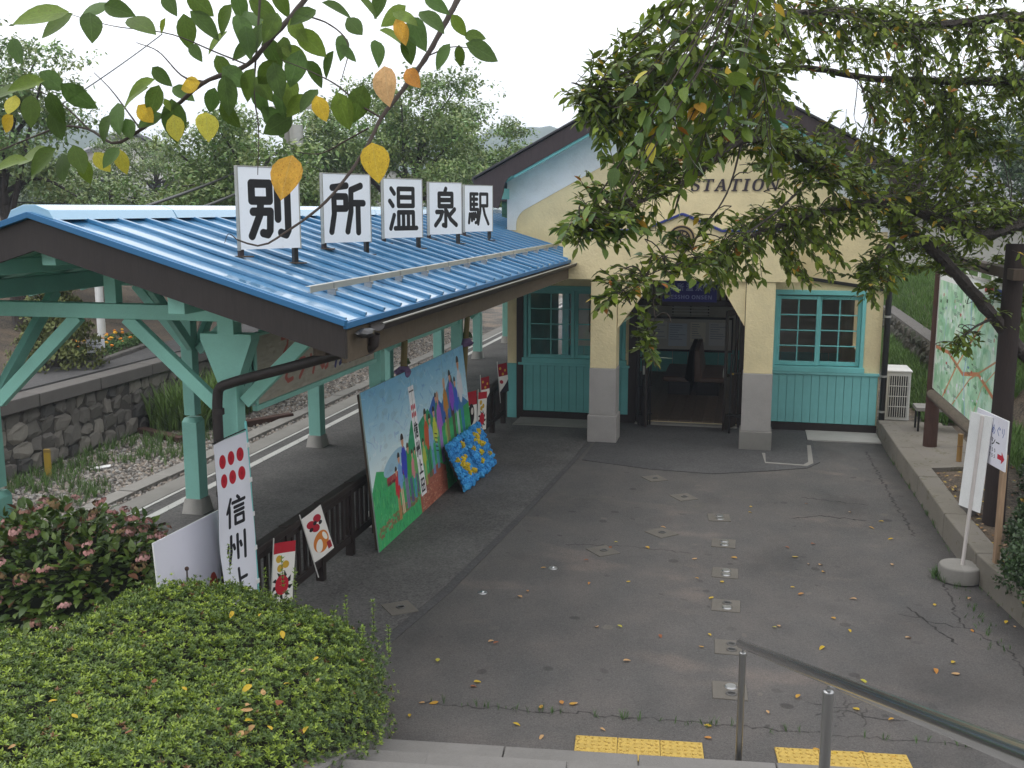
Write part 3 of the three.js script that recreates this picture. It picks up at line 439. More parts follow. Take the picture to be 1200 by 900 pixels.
// entrance: frame, transom lattice, open doors
{ const z = ZF;
  mesh('door_frame', mergeGeometries([bb(-2.0, -1.86, 0, 2.62, z - 0.16, z + 0.06), bb(-0.1, 0.06, 0, 2.62, z - 0.16, z + 0.06), bb(-1.86, -0.1, 2.1, 2.2, z - 0.12, z + 0.05), bb(-1.86, -0.1, 2.56, 2.64, z - 0.12, z + 0.05)]), mats.darkBrown, st);
  for (let i = 0; i < 17; i++) mesh('transom_bar', bb(-1.82 + i * 0.104, -1.79 + i * 0.104, 2.2, 2.56, z - 0.05, z), mats.redWood, st);
  mesh('threshold', bb(-1.86, -0.1, 0.004, 0.035, z - 0.02, z + 0.16), mats.concrete, st);
  // dark folding door leaves
  for (const [x, t, n] of [[-1.84, -1.15, 0], [-0.14, -1.95, 1]]) { const d = mesh('door', mergeGeometries([bb(0, 0.07, 0.04, 2.08, -0.02, 0.02), bb(0.43, 0.5, 0.04, 2.08, -0.02, 0.02), bb(0.07, 0.43, 1.98, 2.08, -0.02, 0.02), bb(0.07, 0.43, 0.04, 0.2, -0.02, 0.02), bb(0.07, 0.43, 0.85, 0.95, -0.02, 0.02), bb(0.07, 0.43, 0.55, 0.6, -0.02, 0.02)]), mats.darkBrown, st, [x, 0, z + 0.05], [0, t, 0]); mesh('door_panel', bb(0.07, 0.43, 0.2, 0.85, -0.008, 0.008), mats.darkBrown, d); mesh('door_glass', new THREE.PlaneGeometry(0.36, 1.03).translate(0.25, 1.465, 0), mats.glass, d); mesh('door_handle', bb(0.44, 0.47, 0.95, 1.1, 0.02, 0.05), mats.galv, d); }
}
// ---- loose things at and inside the entrance ----
{ const s = thing('name_plate', 'blue oval-ended enamel station name plate hung in the doorway', 'sign', [-0.97, 2.36, ZF + 0.1]);
  const t = ctex(512, 220, (x, w, h) => { x.fillStyle = '#2a2a7e'; x.fillRect(0, 0, w, h); ['betsu', 'sho', 'on', 'sen', 'eki'].forEach((k, i) => glyph(x, k, 50 + i * 86, 26, 66, 80, 9, '#8c93c8')); x.fillStyle = '#8c93c8'; x.font = 'bold 58px sans-serif'; x.textAlign = 'center'; x.fillText('BESSHO ONSEN', w / 2, 190); wear(x, w, h, 200); });
  const [g, m] = printed(0.92, 0.36, 0.02, t, mats.blueTrim); mesh('plate', g, m, s); for (const x of [-0.35, 0.35]) mesh('hanger', bb(x - 0.01, x + 0.01, 0.17, 0.24, -0.01, 0.01, 0.003), mats.blackMetal, s); }
{ // back-to-back waiting benches
  const seatM = M([0.16, 0.1, 0.075], 0.45, { map: grime }), dark = mats.blackMetal;
  for (const s of [-1, 1]) { const b = thing('waiting_bench', s < 0 ? 'brown padded bench facing the platform side of the waiting room' : 'brown padded bench facing the window side of the waiting room', 'bench', [-1.0, 0.04, -21.2], 0, 'back-to-back waiting room benches');
    mesh('seat', bb(s < 0 ? -0.62 : 0.1, s < 0 ? -0.1 : 0.62, 0.27, 0.38, -1.2, 0.6, 0.04), seatM, b); mesh('plinth', bb(s < 0 ? -0.5 : 0.06, s < 0 ? -0.06 : 0.5, 0, 0.27, -1.15, 0.5), dark, b);
    mesh('backrest', poly([[0.03, 0.3], [0.1, 0.3], [0.16, 0.36], [0.08, 0.92], [0.02, 0.92]], 1.8, [], 0.012).translate(0, 0, -1.2).scale(s, 1, 1), seatM, b); } }
{ const n = thing('notice_board', 'large white notice board on the waiting room partition', 'notice board', [-1.3, 0.92, -23.66]); const t = ctex(512, 200, (x, w, h) => { x.fillStyle = '#c9c6c0'; x.fillRect(0, 0, w, h); for (const [a, b, c, d, f] of [[10, 14, 120, 120, '#dcdcd8'], [140, 30, 110, 150, '#cfd8e2'], [270, 20, 90, 130, '#e2ddd0'], [380, 20, 110, 150, '#d8d8d8']]) { x.fillStyle = f; x.fillRect(a, b, c, d); x.fillStyle = 'rgba(60,70,110,.4)'; for (let i = 0; i < 7; i++) x.fillRect(a + 8, b + 12 + i * 15, (c - 16) * rr(0.4, 1), 4); } });
  const [g, m] = printed(1.95, 0.7, 0.03, t, mats.offWhite); mesh('board', g, m, n); mesh('board_frame', mergeGeometries([bb(-1.01, 1.01, 0.35, 0.4, -0.02, 0.03), bb(-1.01, 1.01, -0.4, -0.35, -0.02, 0.03), bb(-1.01, -0.975, -0.35, 0.35, -0.02, 0.03), bb(0.975, 1.01, -0.35, 0.35, -0.02, 0.03)]), mats.darkBrown, n); }
{ const l = thing('wall_rack', 'pale slatted rack above the notice board', 'rack', [-1.25, 1.5, -23.6]); for (let i = 0; i < 5; i++) mesh('slat', bb(-0.42, 0.42, -0.12 + i * 0.07, -0.09 + i * 0.07, 0, 0.03), mats.offWhite, l); for (const x of [-0.4, 0, 0.4]) mesh('upright', bb(x - 0.015, x + 0.015, -0.14, 0.22, -0.05, 0), mats.darkBrown, l); }
{ const g = thing('folding_gate', 'dark folded lattice gate standing at the doorway left jamb', 'gate', [-1.78, 0.03, -17.55], 0.5); for (let i = 0; i < 5; i++) mesh('upright', bb(-0.012 + i * 0.055, 0.012 + i * 0.055, 0, 1.25, -0.012 + (i % 2) * 0.03, 0.012 + (i % 2) * 0.03, 0.003), mats.blackMetal, g); for (const y of [0.2, 0.7, 1.2]) mesh('cross_bar', bb(-0.02, 0.24, y - 0.012, y + 0.012, 0.03, 0.045, 0.003), mats.blackMetal, g); mesh('gate_panel', bb(-0.02, 0.24, 0.25, 0.65, -0.03, -0.018), mats.darkBrown, g); }
{ const g = thing('barrier_stand', 'thin dark metal barrier stand beside the doorway right jamb', 'stand', [-0.22, 0.009, -17.35]); mesh('upright', new THREE.CylinderGeometry(0.018, 0.018, 1.35, 10).translate(0, 0.675, 0), mats.blackMetal, g); mesh('upright', new THREE.CylinderGeometry(0.014, 0.014, 1.0, 10).translate(0.12, 0.75, -0.1), mats.blackMetal, g); mesh('cross_bar', bb(-0.05, 0.2, 0.28, 0.31, -0.12, 0.02, 0.004), mats.blackMetal, g); mesh('cross_bar', bb(-0.02, 0.16, 1.0, 1.03, -0.12, 0.02, 0.004), mats.blackMetal, g); mesh('brass_knob', new THREE.SphereGeometry(0.02, 8, 6), M([0.5, 0.35, 0.1], 0.3, { metalness: 1 }), g, [0.03, 1.02, 0.03]); }
{ // outdoor air-conditioner unit
  const a = thing('air_conditioner', 'off-white outdoor air conditioner unit standing beside the station wall', 'air conditioner', [2.6, 0.03, -18.75]);
  mesh('case', mergeGeometries([bb(-0.2, 0.2, 0.1, 0.95, -0.4, 0.26, 0.015)]), mats.offWhite, a); mesh('grille_recess', bb(-0.16, 0.16, 0.16, 0.88, 0.25, 0.272), mats.blackMetal, a);
  for (let i = 0; i < 9; i++) mesh('grille_bar', bb(-0.155 + i * 0.037, -0.143 + i * 0.037, 0.16, 0.88, 0.27, 0.284, 0.002), mats.offWhite, a); for (const y of [0.34, 0.52, 0.7]) mesh('grille_bar', bb(-0.16, 0.16, y, y + 0.012, 0.272, 0.288, 0.002), mats.offWhite, a);
  mesh('top_cover', bb(-0.215, 0.215, 0.95, 0.98, -0.42, 0.29, 0.01), mats.white, a); for (const z of [-0.3, 0.16]) mesh('foot', bb(-0.2, 0.2, 0, 0.1, z, z + 0.06), mats.galv, a); }
// ================= platform canopy =================
const RX = -5.27, RY = 3.7, SL = 0.3, EX = -2.78, WX = -7.76, ZN = -6.8, ZE = -29.2, ANG = Math.atan(SL);
const roofY = (x) => RY - SL * Math.abs(x - RX);
const can = thing('platform_canopy', 'long platform canopy with blue metal roof and teal timber posts', 'canopy', [0, 0, 0]);
{
  const pan = (L) => { const g = new THREE.BoxGeometry(L, 0.012, 0.385, 16, 1, 4), p = g.attributes.position, s = rnd() * 50; for (let i = 0; i < p.count; i++) { const x = p.getX(i), z = p.getZ(i); p.setY(i, p.getY(i) + 0.007 * perlin.noise(x * 2.2 + s, z * 4, s) + 0.0025 * perlin.noise(x * 5 + s, z * 5, s)); } g.computeVertexNormals(); return muvSmooth(g); };
  function muvSmooth(g) { const p = g.attributes.position, uv = g.attributes.uv; for (let i = 0; i < p.count; i++) uv.setXY(i, p.getX(i), p.getZ(i)); return g; }
  const LF = (EX - RX) / Math.cos(ANG), LS = (-4.26 - RX) / Math.cos(ANG);
  const pansF = [0, 1, 2, 3, 4, 5, 6].map(() => pan(LF)), panS = [pan(LS), pan(LS), pan(LS)], rib = (L) => muv(new RoundedBoxGeometry(L, 0.034, 0.036, 1, 0.008)), ribF = rib(LF), ribS = rib(LS), cap = bev(0.02, 0.05, 0.05, 0.005);
  for (let i = 0; i < 56; i++) {
    const z0 = ZN - i * 0.4, full = z0 - 0.4 > -17.86, L = full ? LF : LS, cx = (L / 2) * Math.cos(ANG), cy = (L / 2) * Math.sin(ANG);
    mesh('roof_pan', full ? pansF[i % 7] : panS[i % 3], mats.roofBlue, can, [RX + cx, RY - cy, z0 - 0.2], [rr(-0.006, 0.006), 0, -ANG + rr(-0.004, 0.004)]);
    if (z0 > -17.86 || !full) mesh('roof_batten', full || z0 > -17.86 ? ribF : ribS, mats.roofBlue, can, [RX + (z0 > -17.86 ? LF : LS) / 2 * Math.cos(ANG) + 0.006, RY - (z0 > -17.86 ? LF : LS) / 2 * Math.sin(ANG) + 0.022, z0], [0, 0, -ANG]);
    mesh('roof_batten', ribF, mats.roofBlue, can, [RX - LF / 2 * Math.cos(ANG) - 0.006, RY - LF / 2 * Math.sin(ANG) + 0.022, z0], [0, 0, ANG]);
  }
  mesh('far_slope_sheet', box(LF, 0.014, ZN - ZE).translate(0, 0, 0), mats.roofBlue, can, [RX - LF / 2 * Math.cos(ANG), RY - LF / 2 * Math.sin(ANG), (ZN + ZE) / 2], [0, 0, ANG]);
  for (let i = 0; i < 13; i++) { const z = ZN + 0.02 - i * 1.72; mesh('ridge_cap', poly([[-0.2, -0.035], [-0.16, 0.03], [-0.05, 0.07], [0.05, 0.07], [0.16, 0.03], [0.2, -0.035], [0, 0.02]], 1.7, [], 0.003).translate(RX, RY + 0.01, z - 1.7), P([0.2, 0.42, 0.6], 0.25, { clearcoat: 1, clearcoatRoughness: 0.05, ior: 1.8 }), can); }
  // gable end: drip edge, dark fascia
  for (const s of [-1, 1]) {
    const ex = s > 0 ? EX : WX;
    mesh('drip_edge', bar(V(RX, RY + 0.008, ZN + 0.035), V(ex + s * 0.02, roofY(ex) - 0.0, ZN + 0.035), 0.05, 0.045, 0.004), mats.roofTrim, can);
    mesh('gable_fascia', poly([[RX, RY - 0.018], [ex, roofY(ex) - 0.026], [ex, roofY(ex) - 0.26], [RX, RY - 0.26]], 0.045).translate(0, 0, ZN - 0.03), mats.brown, can);
  }
  // eaves: dark drip edge, timber fascia, gutter
  mesh('eave_drip', bb(EX - 0.01, EX + 0.02, roofY(EX) - 0.045, roofY(EX) + 0.004, -17.8, ZN + 0.02), mats.roofTrim, can);
  mesh('eave_fascia', bb(EX - 0.06, EX - 0.02, roofY(EX) - 0.3, roofY(EX) - 0.06, -17.7, ZN - 0.05), mats.eaveWood, can);
  mesh('eave_beam', bb(EX - 0.3, EX - 0.2, roofY(EX) - 0.26, roofY(EX) - 0.06, -17.7, ZN - 0.1), mats.oldWood, can);
  mesh('gutter', new THREE.CylinderGeometry(0.06, 0.06, 10.4, 12, 1, true, 0, Math.PI).rotateX(Math.PI / 2).rotateZ(-Math.PI / 2).translate(EX + 0.055, roofY(EX) - 0.055, -12.5), mats.darkBrown, can);
  mesh('gutter_lip', tube([V(EX + 0.115, roofY(EX) - 0.05, -7.25), V(EX + 0.115, roofY(EX) - 0.045, -17.6)], 0.008, 6), mats.galv, can);
  mesh('gutter_end', lump(0.07, 1, 0.15).scale(0.8, 0.7, 2.2), mats.blackMetal, can, [EX + 0.05, roofY(EX) - 0.1, -7.05]);
  mesh('downpipe', tube([V(EX + 0.03, 2.82, -7.3), V(EX + 0.01, 2.72, -7.31), V(EX - 0.12, 2.69, -7.33), V(-3.5, 2.52, -7.38), V(-4.1, 2.345, -7.52), V(-4.2, 2.3, -7.54), V(-4.23, 2.2, -7.55), V(-4.23, 1.2, -7.555), V(-4.23, 0.02, -7.555)], 0.042, 12, 90), mats.brown, can);
  for (const y of [0.5, 1.4, 2.1]) mesh('pipe_collar', new THREE.CylinderGeometry(0.05, 0.05, 0.05, 12), mats.brown, can, [-4.23, y, -7.555]);
  // timber under the roof
  mesh('soffit', box(LF - 0.1, 0.02, 22.2), mats.teal, can, [RX - LF / 2 * Math.cos(ANG), RY - 0.07 - LF / 2 * Math.sin(ANG), -18.0], [0, 0, ANG]);
  mesh('soffit', box(LF - 0.1, 0.02, 10.8), mats.teal, can, [RX + LF / 2 * Math.cos(ANG), RY - 0.07 - LF / 2 * Math.sin(ANG), -12.35], [0, 0, -ANG]);
  const raf = bev(LF - 0.12, 0.09, 0.06, 0.006);
  for (let i = 0; i < 24; i++) { const z = -7.1 - i * 0.9; mesh('rafter', raf, mats.teal, can, [RX - LF / 2 * Math.cos(ANG), RY - 0.125 - LF / 2 * Math.sin(ANG), z], [0, 0, ANG]); if (z > -17.6) mesh('rafter', raf, mats.teal, can, [RX + LF / 2 * Math.cos(ANG), RY - 0.125 - LF / 2 * Math.sin(ANG), z], [0, 0, -ANG]); }
  for (const x of [-4.7, -5.84]) mesh('purlin', bb(x - 0.05, x + 0.05, roofY(x) - 0.3, roofY(x) - 0.175, x > -5 ? -17.7 : -29, -6.95), mats.teal, can);
  mesh('ridge_beam', bb(RX - 0.06, RX + 0.06, RY - 0.38, RY - 0.15, -29, -6.95), mats.teal, can);
  mesh('wall_plate', bb(-4.27, -4.13, 2.965, 3.13, -17.7, -6.95), mats.teal, can); mesh('wall_plate', bb(-6.62, -6.48, 2.965, 3.13, -29, -6.95), mats.teal, can);
  const lower = bev(0.2, 0.98, 0.2, 0.01), neck = new THREE.CylinderGeometry(0.105, 0.139, 0.05, 4).rotateY(Math.PI / 4), upper = bev(0.15, 1.7, 0.15, 0.008), plinth = new THREE.CylinderGeometry(0.155, 0.2, 0.2, 4).rotateY(Math.PI / 4);
  const post = (x, z) => { const p = mesh('post', upper, mats.teal, can, [x, 2.1, z]); mesh('post_sleeve', lower, mats.teal, p, [0, -1.42, 0]); mesh('post_neck', muv(neck.clone()), mats.teal, p, [0, -0.905, 0]); mesh('post_plinth', muv(plinth.clone()), mats.paleConcrete, p, [0, -2.0, 0]); return p; };
  const wedge = poly([[-0.23, 0.0], [0.23, 0.0], [0.23, -0.05], [0.085, -0.42], [-0.085, -0.42], [-0.23, -0.05]], 0.155).translate(0, 0, -0.0775);
  const ZA = [-7.75, -11.2, -14.6], ZB = [-7.75, -11.2, -14.9, -18.2, -21.55, -24.9, -28.1];
  for (const z of ZA) { const p = post(-4.2, z); mesh('bracket_wedge', wedge, mats.teal, p, [0, 0.63, 0]); }
  for (const z of ZB) post(-6.62, z);
  const brace = (a, b) => mesh('brace', bar(a, b, 0.075, 0.11), mats.teal, can);
  for (const z of ZB) { const right = z > -17.7 ? -2.95 : -4.2;
    mesh('tie_beam', bb(-7.5, right, 2.83, 2.958, z - 0.06, z + 0.06), mats.teal, can); mesh('king_post', bb(RX - 0.055, RX + 0.055, 2.96, 3.33, z - 0.05, z + 0.05), mats.teal, can);
    brace(V(-6.49, 2.05, z), V(-5.62, 2.84, z)); brace(V(-6.61, 2.05, z), V(-7.3, 2.84, z));
    if (z > -17.7) { brace(V(-4.27, 2.05, z), V(-5.15, 2.84, z)); brace(V(-4.08, 2.15, z), V(-3.35, 2.84, z)); } }
  for (const z of ZA) for (const s of z > -8 ? [-1] : [-1, 1]) brace(V(-4.2, 2.1, z + s * 0.07), V(-4.2, 2.97, z + s * 0.95));
  for (const z of ZB) for (const s of z > -8 ? [-1] : [-1, 1]) brace(V(-6.55, 2.1, z + s * 0.07), V(-6.55, 2.97, z + s * 0.95));
  // snow guard
  const sg = mesh('snow_guard', mergeGeometries([bb(-3.2, -3.194, roofY(-3.2) + 0.05, roofY(-3.2) + 0.1, -17.5, -7.15, 0.002), bb(-3.235, -3.2, roofY(-3.2) + 0.094, roofY(-3.2) + 0.1, -17.5, -7.15, 0.002)]), M([0.5, 0.49, 0.45], 0.45, { metalness: 0.7 }), can);
  for (let i = 0; i < 13; i++) mesh('guard_clip', mergeGeometries([bb(-3.24, -3.17, roofY(-3.2), roofY(-3.2) + 0.055, -7.62 - i * 0.8, -7.57 - i * 0.8, 0.004), new THREE.CylinderGeometry(0.018, 0.018, 0.06, 6).translate(-3.205, roofY(-3.2) + 0.07, -7.595 - i * 0.8).toNonIndexed()].map((g) => { const q = g.index ? g.toNonIndexed() : g; return q; })), mats.steelDull, sg);
}
// ---- five roof-top name boards ----
[['betsu', 0.115], ['sho', 0.11], ['on', 0.09], ['sen', 0.1], ['eki', 0.082]].forEach(([k, lw], i) => {
  const order = ['first', 'second', 'third', 'fourth', 'fifth'][i], strokes = ['box above a hook', 'door and axe', 'three drops and dish', 'water below a box', 'horse and ruler'][i];
  const L = V(-4.09, 3.352, -7.79 - i * 1.72), R = V(-3.81, 3.262, -8.33 - i * 1.72), c = L.clone().add(R).multiplyScalar(0.5), a = Math.atan2(-(R.z - L.z), R.x - L.x), w = Math.hypot(R.x - L.x, R.z - L.z);
  const s = thing('character_board', 'white roof sign, black character like ' + strokes + ', ' + order + ' from canopy end', 'sign', [c.x, 3.3, c.z], a, 'name boards on the canopy roof');
  const t = ctex(512, 560, (x, W, H) => { x.fillStyle = '#eef0f4'; x.fillRect(0, 0, W, H); glyph(x, k, 58, 56, W - 116, H - 112, lw * W, '#141214'); wear(x, W, H, 160, 0.03); });
  const [g, m] = printed(w, 0.67, 0.02, t, M([0.1, 0.1, 0.11], 0.5)); mesh('face', g, m, s, [0, 0.455, 0]);
  mesh('face_edge', mergeGeometries([bb(-w / 2 - 0.012, -w / 2, 0.11, 0.8, -0.025, 0.014, 0.003), bb(-w / 2, w / 2, 0.79, 0.8, -0.025, 0.014, 0.003), bb(w / 2, w / 2 + 0.012, 0.11, 0.8, -0.025, 0.014, 0.003)]), mats.galv, s);
  mesh('support_leg', bb(-w / 2 + 0.005, -w / 2 + 0.045, 0.055, 0.77, -0.05, -0.011, 0.003), mats.barge, s); mesh('support_leg', bb(w / 2 - 0.05, w / 2 - 0.005, -0.02, 0.77, -0.05, -0.011, 0.003), mats.blackMetal, s);
  mesh('base_plate', bev(0.2, 0.012, 0.06, 0.003), mats.oldWood, s, [-w / 2 + 0.03, 0.062, -0.03], [0, -a, 0]); mesh('base_plate', bev(0.2, 0.012, 0.06, 0.003), mats.oldWood, s, [w / 2 - 0.03, -0.012, -0.03], [0, -a, 0]);
});
// ---- advertising boards hung between the front posts ----
[[-8.05, -11.02, 2.06, 2.66, 0], [-11.5, -14.35, 2.14, 2.66, 1]].forEach(([z0, z1, y0, y1, i]) => {
  const w = z0 - z1, s = thing('advertising_board', i ? 'long off-white board with blue lettering between the farther canopy posts' : 'long grimy board with red and blue lettering beside the downpipe', 'sign', [-4.16, y0, (z0 + z1) / 2], Math.PI / 2);
  const t = ctex(1024, 220, (x, W, H) => { x.fillStyle = '#a89f90'; x.fillRect(0, 0, W, H); wear(x, W, H, 900, 0.1);
    if (!i) { ['to', 'fu', 'ri', 'me'].forEach((k, n) => glyph(x, k, 200 + n * 96, 108, 78, 80, 15, '#a8544a')); glyph(x, 'fu', 190, 20, 60, 64, 12, '#a8544a'); ['ka', 'ki', 'to'].forEach((k, n) => glyph(x, k, 610 + n * 100, 100, 84, 96, 17, '#2e2c66')); glyph(x, 'utsuwa', 915, 16, 92, 90, 11, '#2e2c66'); glyph(x, 'da', 915, 116, 88, 84, 13, '#2e2c66'); x.fillStyle = '#3a3030'; for (let n = 0; n < 8; n++) x.fillRect(430 + n * 17, 28, 9, 12); }
    else ['shin', 'ki', 'shi', 'ka', 'betsu', 'sho', 'ri', 'da'].forEach((k, n) => glyph(x, k, 60 + n * 116, 60, 96, 110, 14, '#2a2a6a')); wear(x, W, H, 500, 0.08); });
  const [g, m] = printed(w, y1 - y0, 0.02, t, mats.offWhite); mesh('panel', g, m, s, [0, (y1 - y0) / 2, 0]);
  mesh('board_frame', mergeGeometries([bb(-w / 2, w / 2, -0.05, 0, -0.02, 0.03), bb(-w / 2, w / 2, y1 - y0, y1 - y0 + 0.03, -0.02, 0.03)]), mats.teal, s); for (const x of [-w / 2 + 0.02, w / 2 - 0.02]) mesh('frame_stile', bb(x - 0.02, x + 0.02, 0.001, y1 - y0 - 0.001, -0.018, 0.028), mats.teal, s); for (const x of [-w / 2 + 0.4, w / 2 - 0.4]) mesh('hanger_strap', bb(x - 0.015, x + 0.015, y1 - y0 + 0.03, 2.97 - y0, -0.01, 0.0, 0.003), mats.blackMetal, s);
});
// ---- dark timber fence ----
{ const f = thing('platform_fence', 'dark brown timber picket fence along the platform', 'fence', [-4.14, 0, 0]);
  const pk = bev(0.045, 0.56, 0.03, 0.005), ps = bev(0.085, 0.84, 0.085, 0.008);
  mesh('top_rail', bb(-0.055, 0.055, 0.76, 0.83, -17.4, -7.62, 0.012), mats.darkBrown, f); mesh('bottom_rail', bb(-0.03, 0.03, 0.17, 0.25, -17.4, -7.62, 0.008), mats.darkBrown, f); mesh('middle_rail', bb(-0.025, 0.025, 0.69, 0.76, -17.4, -7.62, 0.006), mats.darkBrown, f);
  for (let i = 0; i < 70; i++) mesh('picket', pk, mats.darkBrown, f, [rr(-0.004, 0.004), 0.47, -7.68 - i * 0.139], [0, Math.PI / 2, rr(-0.01, 0.01)]);
  for (let i = 0; i < 13; i++) mesh('fence_post', ps, mats.darkBrown, f, [0, 0.42, -7.7 - i * 0.8]); }
// ---- painted mural of three leaning panels ----
{ const W = 1536, H = 640;
  const T = ctex(W, H, (x) => {
    const g = x.createLinearGradient(0, 0, 0, 330); g.addColorStop(0, '#7ab8dc'); g.addColorStop(1, '#e0f0f2'); x.fillStyle = g; x.fillRect(0, 0, W, H);
    for (let i = 0; i < 260; i++) { x.strokeStyle = `rgba(${pick(['255,255,255', '60,120,190', '170,210,230', '90,100,180'])},${rr(0.05, 0.28)})`; x.lineWidth = rr(3, 12); const a = rr(0, W), b = rr(0, 300); x.beginPath(); x.moveTo(a, b); x.lineTo(a + rr(-60, 60), b - rr(0, 40)); x.stroke(); }
    const hill = (pts, c) => { x.fillStyle = c; x.beginPath(); x.moveTo(pts[0][0], H); for (const p of pts) x.lineTo(...p); x.lineTo(pts[pts.length - 1][0], H); x.fill(); };
    hill([[900, 300], [1120, 190], [1220, 125], [1250, 118], [1330, 210], [1536, 300]], '#3d7ab0'); hill([[1190, 170], [1235, 112], [1260, 118], [1290, 170], [1245, 150]], '#46505e'); hill([[720, 330], [850, 215], [930, 170], [1010, 200], [1100, 260], [1200, 330]], '#2f62b4');
    hill([[380, 380], [500, 300], [570, 215], [640, 260], [700, 240], [820, 210], [960, 320], [1180, 360], [1536, 330]], '#2f9a6a'); hill([[640, 400], [780, 250], [900, 330], [1536, 300]], '#37a05c'); hill([[0, 400], [70, 330], [160, 350], [300, 400], [420, 380], [640, 350], [1536, 360]], '#3fae68');
    x.fillStyle = '#9fc4d8'; x.beginPath(); x.ellipse(300, 340, 150, 40, -0.15, 0, 7); x.fill(); x.fillStyle = '#b03a44'; x.fillRect(180, 385, 230, 30); x.fillStyle = '#7a2030'; x.fillRect(180, 408, 230, 12);
    for (let i = 0; i < 1300; i++) { x.strokeStyle = `rgba(${pick(['30,120,60', '110,205,130', '24,96,70', '150,215,130', '60,170,140'])},${rr(0.25, 0.65)})`; x.lineWidth = rr(2, 7); const a = rr(0, W), b = rr(400, H); x.beginPath(); x.moveTo(a, b); x.lineTo(a + rr(-8, 8), b - rr(8, 36)); x.stroke(); }
    for (let i = 0; i < 240; i++) { x.fillStyle = pick(['#8a6a4c', '#7c7a4a', '#a2785a', '#6a7a4a']); const a = rr(20, 560); x.fillRect(a, 575 - a * 0.06 + rr(-22, 22), rr(6, 26), rr(4, 12)); }
    hill([[580, 560], [700, 500], [900, 480], [1010, 520]], '#a5604c'); for (let i = 0; i < 140; i++) { x.fillStyle = pick(['#b8705a', '#8f4e3c', '#c08a70']); x.fillRect(rr(590, 1000), rr(530, 640), rr(6, 30), rr(3, 9)); }
    const fig = (px, py, s0, top, bot, hair) => { const s = s0 * 1.16; // standing painted figure, feet at py
      x.fillStyle = bot; x.fillRect(px - 12 * s, py - 92 * s, 10.5 * s, 92 * s); x.fillRect(px + 1.5 * s, py - 92 * s, 10.5 * s, 92 * s); x.fillStyle = top; x.beginPath(); x.ellipse(px, py - 122 * s, 19 * s, 44 * s, 0, 0, 7); x.fill(); x.lineWidth = 8 * s; x.strokeStyle = top; x.beginPath(); x.moveTo(px - 15 * s, py - 150 * s); x.lineTo(px - 25 * s, py - 96 * s); x.moveTo(px + 15 * s, py - 150 * s); x.lineTo(px + 25 * s, py - 96 * s); x.stroke();
      x.fillStyle = '#d69c78'; x.beginPath(); x.ellipse(px, py - 178 * s, 10.5 * s, 15 * s, 0, 0, 7); x.fill(); x.fillRect(px - 4 * s, py - 168 * s, 8 * s, 8 * s); x.fillStyle = hair; x.beginPath(); x.ellipse(px, py - 184 * s, 12 * s, 13 * s, 0, 2.9, 6.5); x.fill(); };
    for (const f of [[300, 590, 1.0, '#d0303c', '#c88850', '#3a2420'], [350, 575, 1.15, '#7aa8dc', '#e0c0a0', '#2a2220'], [420, 570, 1.42, '#3848c0', '#8a6ea8', '#2a1c18'], [480, 560, 1.15, '#3fa04a', '#5a4a90', '#60402c'], [530, 555, 0.95, '#d88a90', '#4a90c0', '#5a3824'], [570, 540, 0.9, '#70b060', '#70508a', '#3a2a20'],
      [700, 540, 0.95, '#b8c24a', '#a8b860', '#3a3020'], [770, 520, 1.4, '#c8582c', '#3c6a4a', '#2c2018'], [830, 520, 1.25, '#8ab0d8', '#6a90c8', '#403028'], [905, 510, 1.3, '#c8d048', '#5a98c0', '#2a2420'], [960, 420, 1.15, '#4a8a6a', '#6a9a80', '#2a2020'], [990, 500, 1.5, '#a868c8', '#b070d0', '#c8a088'], [1090, 480, 0.8, '#98b860', '#b8b070', '#4a3828'], [1120, 420, 1.35, '#c8862c', '#9a7a40', '#d8b090'], [1230, 430, 1.5, '#8a4ac8', '#5a2a34', '#1c1820'], [1310, 430, 1.3, '#3a60c8', '#c8d0e0', '#2a2430'], [1400, 440, 1.75, '#d8d8e0', '#3f7ab8', '#3a2420']]) fig(...f);
    for (let i = 0; i < 5; i++) { x.strokeStyle = '#1c3a30'; x.lineWidth = 5; x.beginPath(); x.moveTo(885, 340 + i * 20); x.lineTo(925, 350 + i * 20); x.stroke(); }
    // banner painted across the joint
    x.save(); x.translate(612, 70); x.transform(1, 0, 0.05, 1, 0, 0); x.fillStyle = '#f4f2f4'; x.fillRect(-38, 0, 76, 500); x.fillStyle = '#3a2a30'; x.fillRect(-30, 20, 62, 6); x.fillStyle = '#c8283c'; for (let i = 0; i < 6; i++) { x.beginPath(); x.ellipse(-20 + (i % 3) * 20, 95 + Math.floor(i / 3) * 34, 8, 13, 0, 0, 7); x.fill(); } ['shin', 'shu', 'ue', 'da'].forEach((k, i) => glyph(x, k, -28, 165 + i * 84, 56, 72, 9, '#1e1a22')); x.restore();
    wear(x, W, H, 700, 0.08);
  });
  const ply = M([0.3, 0.36, 0.33], 0.8), zs = [-10.22, -11.86, -13.2, -14.3], tot = zs[0] - zs[3];
  for (let i = 0; i < 3; i++) { const w = zs[i] - zs[i + 1] - 0.008, h = 1.79; const o = thing('mural_panel', ['mural panel of green fields with villagers, beside the bare fence', 'middle mural panel of villagers before blue mountains', 'narrow mural panel with grey-peaked mountain above flower boards'][i], 'mural', [-3.86, 0.012, (zs[i] + zs[i + 1]) / 2], Math.PI / 2, 'painted mural panels along the fence');
    const g = new THREE.BoxGeometry(w, h, 0.016), uv = g.attributes.uv, u0 = (zs[0] - zs[i]) / tot, u1 = (zs[0] - zs[i + 1]) / tot; for (let k = 0; k < uv.count; k++) uv.setX(k, lerp(u0, u1, uv.getX(k)));
    const face = new THREE.MeshStandardMaterial({ map: T, roughness: 0.55 }); const b = mesh('painted_sheet', g.translate(0, h / 2, 0), [ply, ply, ply, ply, face, ply], o, [0, 0, 0], [-0.1, 0, 0]);
